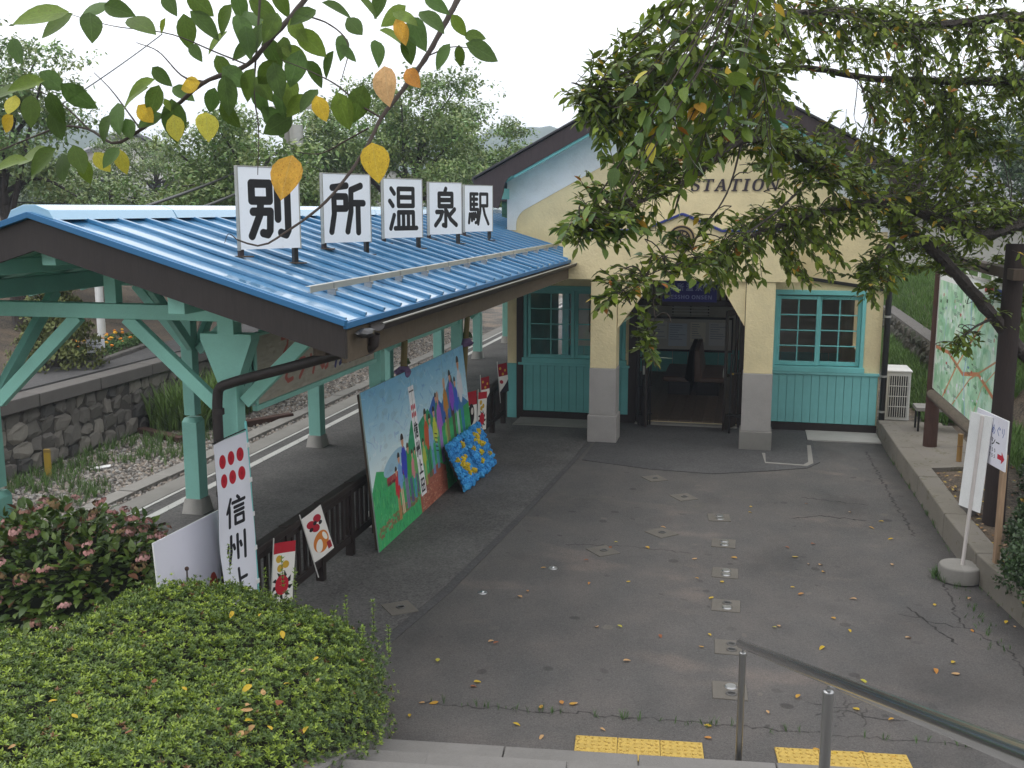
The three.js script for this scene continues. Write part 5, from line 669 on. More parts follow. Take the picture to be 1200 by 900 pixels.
const orangeLeaf = [leafMat([0.55, 0.24, 0.04], [0.5, 0.28, 0.1], 0.74), leafMat([0.6, 0.36, 0.16], [0.58, 0.4, 0.2], 0.8), leafMat([0.3, 0.1, 0.04], [0.3, 0.14, 0.06], 0.8)];
const nearLeafG = [leafGeo(0.1, 0.052, 6), leafGeo(0.1, 0.048, 6, 0.35, 0.28), leafGeo(0.1, 0.056, 6, -0.1, 0.1), leafGeo(0.1, 0.046, 6, 0.5, 0.05)];
const farLeafG = leafGeo(0.1, 0.044, 3, 0.25, 0.18);
const farLeafMat = P([1, 1, 1], 0.6, { transmission: 0.4, thickness: 0, specularIntensity: 0.35 });
const UP = V(0, 1, 0);
// orientation: leaf points along dir, its face (+z) tilted toward n
function leafQ(dir, n) { const y = dir.clone().normalize(), z = n.clone().addScaledVector(y, -n.dot(y)).normalize(), x = V().crossVectors(y, z); return new THREE.Quaternion().setFromRotationMatrix(new THREE.Matrix4().makeBasis(x, y, z)); }
const rv = () => V(gauss(), gauss(), gauss());
// a twig from a to b with leaves set alternately on it; leaves collected as { p, q, s }
function spray(a, b, o, leaves, twigs) {
  const d = b.clone().sub(a), L = d.length(), side = V().crossVectors(d, UP).normalize(); if (!isFinite(side.x) || side.lengthSq() < 0.1) side.set(1, 0, 0);
  const mid = a.clone().lerp(b, 0.5).addScaledVector(UP, L * rr(0.02, 0.14)).addScaledVector(side, L * rr(-0.12, 0.12));
  const c = new THREE.QuadraticBezierCurve3(a, mid, b); if (twigs) twigs.push(tubeFast(c, o.tr ?? 0.004));
  const n = Math.max(3, Math.round(L / (o.gap ?? 0.045)));
  for (let i = 0; i < n; i++) { const t = lerp(o.from ?? 0.15, 1, (i + rr(0, 0.6)) / n), p = c.getPoint(Math.min(1, t)), tan = c.getTangent(Math.min(1, t)), s = i % 2 ? 1 : -1;
    const dir = tan.clone().multiplyScalar(rr(0.35, 0.9)).addScaledVector(side, s * rr(0.3, 1.0)).addScaledVector(UP, rr(-0.6, 0.35)).addScaledVector(rv(), 0.35);
    leaves.push({ p: p.addScaledVector(rv(), 0.008), q: leafQ(dir, UP.clone().addScaledVector(rv(), 0.75)), s: (o.size ?? 1) * rr(0.65, 1.2) }); }
}
function tubeFast(c, r) { const g = new THREE.TubeGeometry(c, 5, r, 3, false); g.deleteAttribute('uv'); return g; }
const leafTone = () => { const k = rnd(); if (k < 0.02) return [0.5, 0.34, 0.03]; if (k < 0.028) return [0.38, 0.15, 0.03]; const g = rr(0.5, 1.4), w = rr(0, 1); return [lerp(0.085, 0.18, w) * g, lerp(0.135, 0.235, w) * g, lerp(0.016, 0.022, w) * g]; };
function foliage(tree, leaves, big, cam) { // the leaves that show largest become parts, the others one mass
  leaves.sort((a, b) => b.s / b.p.distanceTo(cam) - a.s / a.p.distanceTo(cam));
  leaves.slice(0, big).forEach((l) => { const k = rnd(), o = mesh('leaf', pick(nearLeafG), l.m ?? (k < 0.025 ? pick(yellowLeaf) : pick(greenLeaf)), tree); o.position.copy(l.p); o.quaternion.copy(l.q); o.scale.set(l.s * (l.w ?? 1), l.s, l.s); });
  const rest = leaves.slice(big); if (rest.length) scatter('foliage', farLeafG, farLeafMat, rest.length, (o, i) => { o.p.copy(rest[i].p); o.q = rest[i].q; o.s = rest[i].s; o.c = leafTone(); }, tree);
}
const A = (list) => list.map(([u, v, d]) => at(u, v, d));

// ---- cherry tree on the right: limbs, then sprays filling the crown ----
{ const base = at(1300, 560, 11.6); base.y = hR(base.x, base.z);
  const tree = thing('cherry_tree', 'spreading cherry tree leaning over the forecourt from the right bank', 'tree', [0, 0, 0]), crotch = at(1296, 400, 11.5), top = at(1300, 150, 11.3);
  mesh('trunk', taper([V(base.x + 0.1, base.y - 0.2, base.z), V(base.x, base.y + 0.6, base.z), crotch, at(1290, 270, 11.4), top, at(1310, -60, 11)], 0.26, 0.12, 10, 24), mats.bark, tree);
  const limbs = [
    [A([[1296, 470, 11.5], [1240, 445, 11.4], [1200, 415, 11.3], [1165, 372, 11.2], [1115, 315, 11], [1060, 262, 10.6], [1010, 226, 10.2], [960, 196, 9.8], [915, 172, 9.4], [870, 165, 9], [800, 215, 8.4], [740, 240, 8], [680, 262, 7.7]]), 0.085, 0.012],
    [A([[1290, 290, 11.4], [1235, 258, 11.2], [1190, 264, 11], [1150, 274, 10.8], [1100, 258, 10.6], [1045, 235, 10.4], [980, 245, 10.1], [920, 262, 9.8], [850, 290, 9.4]]), 0.1, 0.012],
    [A([[1300, 90, 11.2], [1240, 40, 11.2], [1190, 20, 11.1], [1130, 27, 11], [1060, 32, 10.8], [1000, 20, 10.5], [930, 15, 10], [860, 40, 9.4]]), 0.075, 0.012],
    [A([[1300, 160, 11.3], [1240, 110, 11.5], [1200, 98, 11.6], [1100, 95, 11.6], [1020, 92, 11.4], [950, 80, 11], [870, 82, 10.2], [790, 100, 9.4], [720, 118, 8.8], [690, 112, 8.6]]), 0.06, 0.004],
    [A([[960, 196, 9.8], [930, 230, 9.4], [880, 270, 8.9], [820, 300, 8.4], [760, 322, 8], [715, 350, 7.7]]), 0.014, 0.003],
    [A([[1060, 262, 10.6], [1040, 290, 10.3], [1020, 320, 10.1]]), 0.02, 0.006], [A([[1165, 372, 11.2], [1140, 385, 11], [1120, 405, 10.8]]), 0.018, 0.005], [A([[870, 165, 9], [850, 230, 8.7], [800, 300, 8.4], [775, 350, 8.2], [760, 400, 8.1]]), 0.01, 0.002],
    [A([[1290, 290, 11.4], [1230, 330, 11.6], [1180, 325, 11.8], [1120, 300, 12]]), 0.03, 0.008], [A([[1100, 95, 11.6], [1130, 150, 12], [1120, 200, 12.4]]), 0.02, 0.006], [A([[1300, 20, 11], [1150, -40, 11], [980, -50, 10], [860, -40, 9]]), 0.06, 0.01],
  ];
  const pts = []; for (const [p, r0, r1] of limbs) { mesh('limb', taper(p, r0, r1, 8, p.length * 5), mats.bark, tree); const c = new THREE.CatmullRomCurve3(p, false, 'centripetal'); for (let i = 0; i <= 60; i++) pts.push(c.getPoint(i / 60)); }
  const leaves = [], twigs = [];
  // [u, v, ru, rv, d, spread, sprays]
  const E = [[830, 40, 110, 55, 8.6, 0.9, 85], [970, 30, 120, 50, 10.4, 1, 105], [1120, 30, 110, 50, 11, 1.2, 105], [1140, 130, 85, 60, 11.6, 1.2, 120], [1060, 120, 50, 30, 11.3, 1, 34], [1080, 190, 90, 45, 11, 1.2, 95], [960, 190, 75, 28, 9.8, 0.8, 62], [870, 160, 70, 36, 9.2, 0.8, 44], [935, 135, 62, 20, 10, 0.5, 26], [740, 90, 60, 60, 8.6, 0.6, 30], [1120, 245, 90, 36, 10.8, 1, 90], [1010, 245, 60, 30, 10.2, 0.8, 45], [910, 262, 65, 36, 9.7, 0.8, 44], [770, 160, 70, 60, 8.4, 0.8, 75], [700, 262, 58, 24, 7.8, 0.5, 40], [800, 290, 60, 40, 8.3, 0.6, 26], [730, 335, 45, 36, 7.9, 0.4, 17], [757, 400, 22, 34, 8.1, 0.3, 8], [860, 310, 50, 30, 9, 0.6, 18], [950, 300, 44, 30, 9.8, 0.6, 18], [1030, 320, 34, 34, 10.2, 0.6, 24], [1095, 295, 60, 26, 11.4, 0.8, 40], [1130, 395, 22, 20, 10.9, 0.3, 8], [1190, 335, 34, 50, 11.6, 0.6, 30], [690, 108, 46, 20, 8.6, 0.4, 14], [720, 130, 50, 34, 8.6, 0.5, 24], [700, 210, 34, 26, 8, 0.4, 12], [900, 110, 40, 40, 9.9, 0.6, 16], [1240, 200, 70, 160, 11.4, 1, 60], [1200, 60, 60, 70, 11.4, 1, 40], [870, 380, 20, 22, 9, 0.3, 0]];
  for (const [u, v, ru, rvv, d, sp, n] of E) for (let i = 0; i < n * 1.6; i++) {
    const a = rr(0, 6.28), r = Math.sqrt(rnd()), tip = at(u + ru * r * Math.cos(a), v + rvv * r * Math.sin(a), d + gauss() * sp);
    let best = pts[0], bd = 1e9; for (const p of pts) { const q = p.distanceToSquared(tip); if (q < bd) { bd = q; best = p; } }
    const dir = tip.clone().sub(best), L = Math.min(rr(0.35, 0.62), Math.max(0.25, dir.length())); if (dir.lengthSq() < 0.01) dir.set(rr(-1, 1), -0.3, rr(-1, 1));
    const start = tip.clone().addScaledVector(dir.normalize().addScaledVector(rv(), 0.25).normalize(), -L);
    if (rnd() < 0.5 && start.distanceTo(best) > 0.12) { const m = best.clone().lerp(start, 0.5).addScaledVector(UP, 0.08).addScaledVector(rv(), 0.06); twigs.push(tubeFast(new THREE.QuadraticBezierCurve3(best, m, start), 0.006)); }
    tip.y -= L * 0.16; spray(start, tip, { gap: 0.03, size: rr(0.85, 1.15), tr: 0.0035 }, leaves, twigs);
  }
  const tw = mesh('twigs', mergeGeometries(twigs), mats.twig, tree); tw.userData.kind = 'stuff';
  foliage(tree, leaves, 290, camera.position); console.log('right tree leaves', leaves.length);
}
// ---- cherry tree whose branches hang over the stairs ----
{ const tree = thing('cherry_tree', 'cherry tree with yellowing leaves whose twigs hang over the stairs', 'tree', [0, 0, 0]);
  mesh('trunk', taper([V(-4.1, 1.0, 2.6), V(-4.0, 2.6, 2.5), V(-3.5, 4.2, 1.6), V(-2.8, 5.6, 0.4), V(-1.9, 6.3, -1.0), V(-0.9, 6.6, -2.4)], 0.24, 0.1, 10, 24), mats.bark, tree);
  mesh('limb', taper([V(-2.8, 5.5, 0.4), V(-2.4, 5.7, -0.8), V(-1.9, 5.6, -1.8), at(575, -70, 2.9), at(548, -22, 2.75)], 0.06, 0.012, 8, 20), mats.bark, tree);
  mesh('limb', taper([V(-1.9, 6.3, -1.0), V(-0.7, 6.4, -2.6), at(930, -160, 4.6), at(885, -50, 4.4)], 0.06, 0.016, 8, 20), mats.bark, tree);
  mesh('limb', taper([V(-2.4, 5.65, -0.8), V(-2.3, 5.4, -1.9), at(420, -80, 2.9), at(372, -20, 2.8)], 0.04, 0.01, 8, 16), mats.bark, tree);
  const tw = (list, r0, r1) => mesh('branch', taper(A(list), r0, r1, 6, list.length * 4), mats.twig, tree);
  tw([[548, -22, 2.75], [520, 30, 2.65], [500, 66, 2.6], [473, 104, 2.55], [447, 138, 2.5], [432, 168, 2.45], [408, 205, 2.4], [378, 240, 2.36], [338, 270, 2.33], [305, 288, 2.3], [278, 281, 2.3]], 0.009, 0.0018);
  tw([[372, -20, 2.8], [345, 15, 2.75], [318, 45, 2.7], [290, 76, 2.7], [240, 96, 2.7], [205, 125, 2.75], [165, 152, 2.8], [136, 168, 2.8], [105, 152, 2.85], [75, 148, 2.9], [40, 160, 2.95], [-20, 185, 3]], 0.008, 0.0015);
  tw([[306, -20, 2.75], [302, 40, 2.72], [298, 110, 2.7], [303, 150, 2.68], [302, 205, 2.66]], 0.004, 0.001); tw([[345, 15, 2.75], [385, 28, 2.7], [408, 52, 2.65], [400, 95, 2.6]], 0.003, 0.001); tw([[447, 138, 2.5], [425, 125, 2.52], [395, 100, 2.55], [360, 82, 2.6], [330, 70, 2.65]], 0.003, 0.001); tw([[432, 150, 2.5], [405, 165, 2.5], [375, 180, 2.52], [345, 178, 2.5]], 0.0025, 0.001); tw([[240, 96, 2.7], [215, 90, 2.75], [185, 60, 2.8], [160, 50, 2.85]], 0.003, 0.001); tw([[165, 152, 2.8], [130, 105, 2.85], [110, 85, 2.9]], 0.0025, 0.001); tw([[290, 76, 2.7], [255, 62, 2.75], [200, 40, 2.8], [130, 30, 2.85], [60, 10, 2.9]], 0.0025, 0.0008); tw([[105, 152, 2.85], [70, 120, 2.9], [40, 105, 2.95], [0, 100, 3]], 0.0025, 0.001); tw([[500, 66, 2.6], [530, 55, 2.6], [560, 58, 2.62]], 0.002, 0.0008); tw([[278, 281, 2.3], [268, 274, 2.3], [263, 285, 2.3]], 0.0015, 0.0006);
  const leaves = [], put = (u, v, d, ang, px, m, faceCam = 0.8) => { // a leaf centred at the place seen there, its tip turned by ang (0 = hanging down)
    const p = at(u, v, d), L = px * d / 1200, tipDir = V(Math.sin(ang), -Math.cos(ang), rr(-0.5, 0.5)).applyQuaternion(camera.quaternion).normalize(); const n = V(rr(-0.5, 0.5), rr(-0.1, 0.9), faceCam).applyQuaternion(camera.quaternion);
    leaves.push({ p: p.addScaledVector(tipDir, -L * 0.5), q: leafQ(tipDir, n), s: L / 0.1, m: m && pick(m), w: faceCam > 1 ? 1.3 : 1.1 }); };
  const G = [[47, 17, -1.3, 60], [65, 28, -1, 44], [107, 30, 0.3, 42], [140, 12, 1.2, 40], [165, 28, 1.1, 45], [218, 37, 0.1, 38], [240, 30, 0.8, 42], [235, 5, 0.9, 36], [262, 22, -0.6, 36], [285, 35, 0.4, 44], [200, 5, 0.5, 34], [310, 12, 1.1, 38], [330, 3, 0.6, 34], [350, 36, 0.6, 38], [365, 50, 0.9, 42], [345, 80, -0.3, 42], [325, 95, 0.2, 42], [300, 45, -0.4, 38], [320, 62, 0.5, 38], [290, 100, -0.5, 40], [266, 112, 0.1, 44], [305, 118, 0.2, 36], [203, 142, 0.05, 48], [165, 104, -1, 38], [155, 112, -1.2, 42], [180, 118, -0.4, 36], [137, 138, 0.1, 40], [92, 114, 0.9, 44], [65, 127, 0.3, 36], [36, 130, 0, 36], [30, 100, -1.3, 42], [8, 106, -1.2, 42], [60, 94, 0.9, 34], [66, 146, 0.3, 34], [50, 190, -0.9, 46], [36, 182, -1.4, 46], [72, 196, 0.1, 36], [92, 186, 0.4, 34], [10, 190, -1.4, 40], [322, 142, 0.7, 40], [347, 124, -0.8, 34], [362, 118, -0.6, 34], [443, 60, 0.3, 32], [465, 44, 1.3, 42], [490, 40, 0.4, 46], [506, 26, 0.8, 42], [538, 30, 0.6, 28], [556, 42, 1.3, 26], [518, 66, -0.6, 32], [538, 66, 0, 24], [566, 60, 1.25, 42], [460, 18, -1, 36], [430, 8, 0.8, 34], [400, 56, 0, 32], [408, 62, 1, 26], [386, 76, -0.4, 32], [370, 86, 0.7, 34], [402, 130, 0.3, 42], [420, 122, -0.3, 42], [326, 146, -0.9, 38], [355, 20, -0.9, 36], [280, 8, 0.2, 38], [255, 50, -0.7, 34], [230, 62, 0.6, 26], [110, 10, -0.9, 34], [20, 60, 0.4, 34], [130, 185, -0.5, 30], [100, 200, 0.2, 30], [270, 135, 0.6, 34], [285, 60, -1, 34], [395, 12, 1.2, 36], [415, 30, 0.7, 30], [340, 110, -0.2, 36], [312, 86, -0.9, 40], [275, 90, 0.9, 38], [335, 60, 0.2, 36], [248, 118, -0.4, 30], [190, 90, 0.8, 30], [215, 110, 1, 32], [175, 140, -1, 30], [150, 150, 0.4, 28], [122, 150, -0.4, 32], [480, 58, 0.2, 34], [475, 20, 1.1, 34], [445, 5, -0.4, 34], [512, 5, 1.1, 32], [300, 22, 0.9, 40], [318, 30, -0.3, 38], [290, 48, 0.2, 36], [345, 62, 1.1, 34], [262, 80, 0.5, 32], [308, 102, 0.6, 36], [330, 120, 0.1, 34]];
  for (const [u, v, a, s] of G) put(u, v, 2.72 - (u > 400 ? 0.15 : 0) + rr(-0.12, 0.12), a, s * 1.08, greenLeaf);
  for (const [u, v, a, s, m] of [[335, 206, 0.15, 54, 0], [440, 189, 0.5, 48, 1], [453, 101, -0.3, 48, 2], [484, 92, 0.4, 30, 3], [470, 38, -0.1, 30, 0], [377, 127, 0.2, 30, 1], [243, 147, 0, 38, 4], [222, 100, -1.2, 28, 1], [170, 133, 0.2, 26, 1], [120, 190, 0.2, 26, 4], [143, 190, 0.1, 28, 4], [13, 122, 0.2, 26, 4], [8, 145, -0.4, 26, 1], [190, 30, -0.2, 20, 3], [196, 122, 0.2, 18, 1], [268, 108, -0.6, 20, 1], [315, 30, 0.6, 22, 4], [205, 150, 0.2, 30, 4]]) { const mm = [[yellowLeaf[1]], [yellowLeaf[0]], [orangeLeaf[1]], [orangeLeaf[0]], [yellowLeaf[2]]][m]; put(u, v, u > 320 ? 2.42 : 2.66, a + rr(-0.55, 0.55), s * 1.06, mm, 1.1); }
  // nearer sprays hanging in the middle of the view
  const S = [[885, -50, 690, 246, 4.3], [885, -50, 728, 235, 4.4], [880, -40, 762, 190, 4.5], [880, -40, 800, 160, 4.6], [885, -50, 838, 190, 4.6], [870, -30, 770, 118, 4.5], [885, -50, 822, 72, 4.8], [860, -30, 738, 112, 4.6], [890, -50, 868, 112, 4.8], [860, -60, 738, 50, 4.8], [885, -40, 900, 120, 5], [885, -50, 905, 210, 5], [880, -50, 790, 250, 4.7], [880, -50, 745, 165, 4.5], [900, -50, 930, 60, 5], [880, -50, 850, 30, 5], [840, -60, 780, 30, 4.8], [870, -60, 812, 205, 4.7]];
  const twigs = [];
  for (const [u0, v0, u1, v1, d] of S) { const a = at(u0 + rr(-15, 15), v0, d + 0.1), b = at(u1, v1, d + rr(-0.15, 0.15)), m = a.clone().lerp(b, 0.5).add(at(u1, v0, d).sub(a).multiplyScalar(-0.06)); const c = new THREE.QuadraticBezierCurve3(a, m, b); twigs.push(tubeFast(c, 0.004)); const st0 = c.getPoint(0.25); spray(c.getPoint(0.45), b, { gap: 0.034, from: 0.1, size: 0.92, tr: 0.003 }, leaves, twigs); for (let i = 0; i < 3; i++) { const p = c.getPoint(rr(0.3, 0.8)), q = p.clone().add(V(rr(-0.22, 0.22), rr(-0.22, 0.02), rr(-0.15, 0.15))); spray(p, q, { gap: 0.036, size: 0.9, tr: 0.0025 }, leaves, twigs); } }
  const t = mesh('twigs', mergeGeometries(twigs), mats.twig, tree); t.userData.kind = 'stuff';
  foliage(tree, leaves, 300, camera.position); console.log('near tree leaves', leaves.length);
}
// ---- clipped azalea mound beside the stairs ----
const rosette = (() => { const g = []; for (let i = 0; i < 6; i++) { const l = leafGeo(0.026, 0.011, 2, 0.2, 0.25); l.rotateX(i < 3 ? -0.45 : -1.0).rotateY(i * 2.3); g.push(l.toNonIndexed()); } return mergeGeometries(g); })();
{ const b = thing('azalea_bush', 'large clipped azalea mound with yellow-green leaves beside the stairs', 'bush', [0, 0, 0]);
  const inside = (x, z) => { const u = (x + 4.75) / 2.55, v = (z + 4.6) / 2.75; return Math.pow(Math.abs(u), 4) + Math.pow(Math.abs(v), 4); };
  const H = (x, z) => { const r = inside(x, z); const top = 0.86 + 0.12 * sstep(-7.2, -4.8, z) + 0.5 * sstep(-5.2, -2.5, z) + 0.13 * perlin.noise(x * 0.9, 5, z * 0.9) + 0.12 * perlin.noise(x * 2.3, 6, z * 2.3) + 0.05 * perlin.noise(x * 6, 7, z * 6) + 0.1 * sstep(-3, -4.2, x); const cut = lerp(0.22, 1, sstep(-5.75, -3.95, x + 0.5 * sstep(-6.2, -4.8, z))); return top * cut * Math.pow(Math.max(0, 1 - Math.pow(r, 2.2)), 0.38); };
  const gd = (x, z) => Math.max(0, 0.1 * sstep(-6.6, -5.4, z) + 0.37 * Math.max(0, z + 6.0));
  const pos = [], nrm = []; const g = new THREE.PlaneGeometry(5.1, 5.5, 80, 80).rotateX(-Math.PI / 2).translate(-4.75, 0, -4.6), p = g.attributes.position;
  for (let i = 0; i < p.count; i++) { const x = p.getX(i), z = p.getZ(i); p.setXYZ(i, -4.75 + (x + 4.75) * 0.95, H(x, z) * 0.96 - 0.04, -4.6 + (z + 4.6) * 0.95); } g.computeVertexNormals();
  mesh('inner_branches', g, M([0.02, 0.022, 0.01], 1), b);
  const N = 42000, e = 0.02;
  scatter('foliage', rosette, P([1, 1, 1], 0.42, { transmission: 0.2, thickness: 0 }), N, (o) => {
    let x, z; if (rnd() < 0.86) { z = -7.35 + 4.0 * Math.pow(rnd(), 0.95); x = rr(-6.2, -2.2); } else { x = rr(-7.2, -2.2); z = rr(-7.3, -1.9); }
    const h = H(x, z); if (h <= 0.02) return false; const hx = (H(x + e, z) - H(x - e, z)) / (2 * e), hz = (H(x, z + e) - H(x, z - e)) / (2 * e), n = V(-hx, 1, -hz), sl = n.length(); n.divideScalar(sl);
    if (sl > 9) return false; const side = sl > 1.6; const k = fbm(x * 4, 3, z * 4, 3); const dip = Math.max(0, 0.1 * (0.1 - fbm(x * 6, 8, z * 6, 2)));
    o.p.set(x, h, z).addScaledVector(n, rr(-0.07, 0.02) - dip + (rnd() < 0.07 ? rr(0.02, 0.07) : 0)); if (side && rnd() < 0.5) o.p.y *= rr(0.2, 1);
    const q1 = new THREE.Quaternion().setFromUnitVectors(UP, n.clone().addScaledVector(rv(), 0.35).add(V(0, 0.5, 0)).normalize()), q2 = new THREE.Quaternion().setFromAxisAngle(UP, rr(0, 6.28)); o.q = q1.multiply(q2); o.s = rr(0.7, 1.35);
    const t = rr(0, 1), nw = rnd() < 0.36 + 0.5 * k ? 1 : 0, br = rnd() < 0.012; o.c = br ? [0.2, 0.09, 0.03] : nw ? [lerp(0.2, 0.32, t), lerp(0.29, 0.42, t), 0.035] : [lerp(0.055, 0.13, t), lerp(0.11, 0.2, t), lerp(0.015, 0.025, t)];
  }, b);
  // side skirts: extra leaves over the steep right and front faces
  scatter('foliage', rosette, P([1, 1, 1], 0.45, { transmission: 0.2, thickness: 0 }), 9000, (o) => {
    const a = rr(-0.9, 2.2), c = Math.cos(a), s = Math.sin(a), x = -4.75 + 2.5 * Math.sign(c) * Math.sqrt(Math.abs(c)), z = -4.6 - 2.7 * Math.sign(s) * Math.sqrt(Math.abs(s)); const kk = rr(0.86, 1.0), X = -4.75 + (x + 4.75) * kk, Z = -4.6 + (z + 4.6) * kk, y = rr(0.03, 1) * H(-4.75 + (x + 4.75) * 0.93, -4.6 + (z + 4.6) * 0.93) * 0.97, n = V(c, 0.25, -s).normalize();
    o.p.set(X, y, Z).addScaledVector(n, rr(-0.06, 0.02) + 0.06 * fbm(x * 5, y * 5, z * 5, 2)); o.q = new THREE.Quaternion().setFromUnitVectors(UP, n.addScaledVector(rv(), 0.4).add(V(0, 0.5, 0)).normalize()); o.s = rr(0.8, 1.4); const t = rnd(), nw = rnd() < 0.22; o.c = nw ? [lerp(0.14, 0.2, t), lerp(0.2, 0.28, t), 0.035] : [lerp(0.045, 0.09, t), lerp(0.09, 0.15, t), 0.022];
  }, b);
  // upright shoots
  const sh = []; for (const [u, v, d] of [[268, 640, 7.6], [330, 655, 7.7], [345, 668, 7.6], [437, 706, 7.3], [455, 735, 7.0], [425, 735, 7.1], [405, 700, 7.3], [60, 700, 7.2], [310, 668, 7.5]]) { const tip = at(u, v, d), root = tip.clone(); root.y -= 0.22; sh.push({ tip, root }); mesh('shoot', tubeFast(new THREE.LineCurve3(root, tip), 0.0025), mats.twig, b); }
  scatter('foliage', rosette, P([1, 1, 1], 0.45), sh.length * 8, (o, i) => { const s = sh[Math.floor(i / 8)]; o.p.copy(s.root).lerp(s.tip, (i % 8) / 7); o.e = [rr(-0.4, 0.4), rr(0, 6), rr(-0.4, 0.4)]; o.s = rr(0.9, 1.3); const t = rnd(); o.c = [lerp(0.14, 0.2, t), lerp(0.22, 0.3, t), 0.035]; }, b);
  // leaves fallen onto the mound
  const drop = [[705, 375, 2, 1.2], [738, 411, 0, 1.3], [742, 484, 2, 1.2], [822, 457, 3, 1.5], [748, 530, 2, 1.3], [718, 518, 0, 1.1], [713, 545, 3, 1.1], [797, 545, 0, 0.9], [830, 410, 0, 0.8], [772, 442, 3, 0.9], [931, 403, 2, 1.0], [826, 252, 0, 1.1], [683, 195, 0, 1.0], [596, 217, 3, 0.9], [760, 210, 0, 0.8], [418, 270, 2, 0.6], [450, 406, 3, 0.9], [548, 428, 0, 0.7], [386, 543, 3, 0.9], [212, 497, 0, 0.8], [141, 463, 0, 0.8], [902, 534, 0, 1.1], [646, 478, 3, 1.0], [934, 330, 0, 0.7], [1068, 338, 3, 0.8], [48, 590, 2, 0.7], [720, 474, 3, 1.0], [750, 352, 3, 0.8]];
  drop.forEach(([cx, cy, k, s]) => { const u = cx * 0.4, v = 640 + cy * 0.4; let q = null; for (let d = 9; d > 3; d -= 0.01) { const p = at(u, v, d); if (p.y > 5) break; if (inside(p.x, p.z) < 1 && p.y < H(p.x, p.z) + 0.02) { q = p; } else if (q) { q = p; break; } } if (!q) return; q.y += 0.012;
    const nm = ['yellow', '', 'pale tan', 'rust brown'][k], o = tag(mesh('fallen_leaf', nearLeafG[Math.floor(rnd() * 4)], k === 0 ? yellowLeaf[0] : k === 2 ? orangeLeaf[1] : orangeLeaf[2 - (rnd() < 0.5)] , scene), nm + ' fallen leaf lying on the azalea mound', 'leaf', nm + ' leaves lying on the azalea mound'); o.position.copy(q); o.rotation.set(-1.57 + rr(-0.5, 0.5), rr(-0.4, 0.4), rr(0, 6.28)); o.scale.setScalar(s * 0.62); });
}
// ---- hydrangea behind it ----
{ const b = thing('hydrangea_bush', 'leafy hydrangea bush with faded pink flower heads behind the azalea', 'bush', [-5.6, 0, -7.35]);
  const R = (a, e) => 1 + 0.16 * perlin.noise(a * 2, e * 3, 4), LG = leafGeo(0.105, 0.055, 4, 0.25, 0.25); const pts = []; const rad = V(1.4, 1.2, 0.75);
  const core = new THREE.IcosahedronGeometry(1, 4), p = core.attributes.position; for (let i = 0; i < p.count; i++) { const v = V().fromBufferAttribute(p, i); p.setXYZ(i, v.x * rad.x * 0.8, Math.max(0.0, v.y * rad.y * 0.84), v.z * rad.z * 0.8); } core.computeVertexNormals(); mesh('inner_branches', core, M([0.016, 0.02, 0.01], 1), b);
  scatter('foliage', LG, P([1, 1, 1], 0.45, { transmission: 0.25, thickness: 0 }), 6500, (o) => { const v = rv().normalize(); if (v.y < -0.1) v.y *= -1; const k = R(v.x * 3, v.z * 3) * rr(0.8, 1.02); o.p.set(v.x * rad.x * k, v.y * rad.y * k, v.z * rad.z * k); const d = v.clone().add(V(rr(-0.7, 0.7), rr(-0.7, 0.2), rr(-0.7, 0.7))); o.q = leafQ(d, V(0, 1, 0).addScaledVector(rv(), 0.5).add(v)); o.s = rr(0.6, 1.15); const t = rnd(); o.c = rnd() < 0.06 ? [0.2, 0.09, 0.05] : [lerp(0.05, 0.14, t), lerp(0.1, 0.21, t), lerp(0.018, 0.03, t)]; }, b);
  const petal = (() => { const g = []; for (let i = 0; i < 26; i++) { const f = new THREE.CircleGeometry(0.014, 4); const v = V(gauss(), Math.abs(gauss()) * 0.6, gauss()).normalize(); f.lookAt(v).translate(v.x * 0.055 * rr(0.6, 1), v.y * 0.035 * rr(0.6, 1), v.z * 0.055 * rr(0.6, 1)); g.push(f); } return mergeGeometries(g); })(), fm = [[0.42, 0.2, 0.18], [0.3, 0.16, 0.12], [0.2, 0.13, 0.06], [0.48, 0.26, 0.24]].map((c) => M(c, 0.9));
  for (let i = 0; i < 150; i++) { const v = rv().normalize(); v.y = Math.abs(v.y) * 0.8 + 0.25; v.normalize(); const k = rr(0.99, 1.12); const f = mesh('flower_head', petal, pick(fm), b, [v.x * rad.x * k, v.y * rad.y * k, v.z * rad.z * k], [rr(-0.5, 0.5), rr(0, 6), rr(-0.5, 0.5)]); f.scale.setScalar(rr(0.7, 1.4)); } }
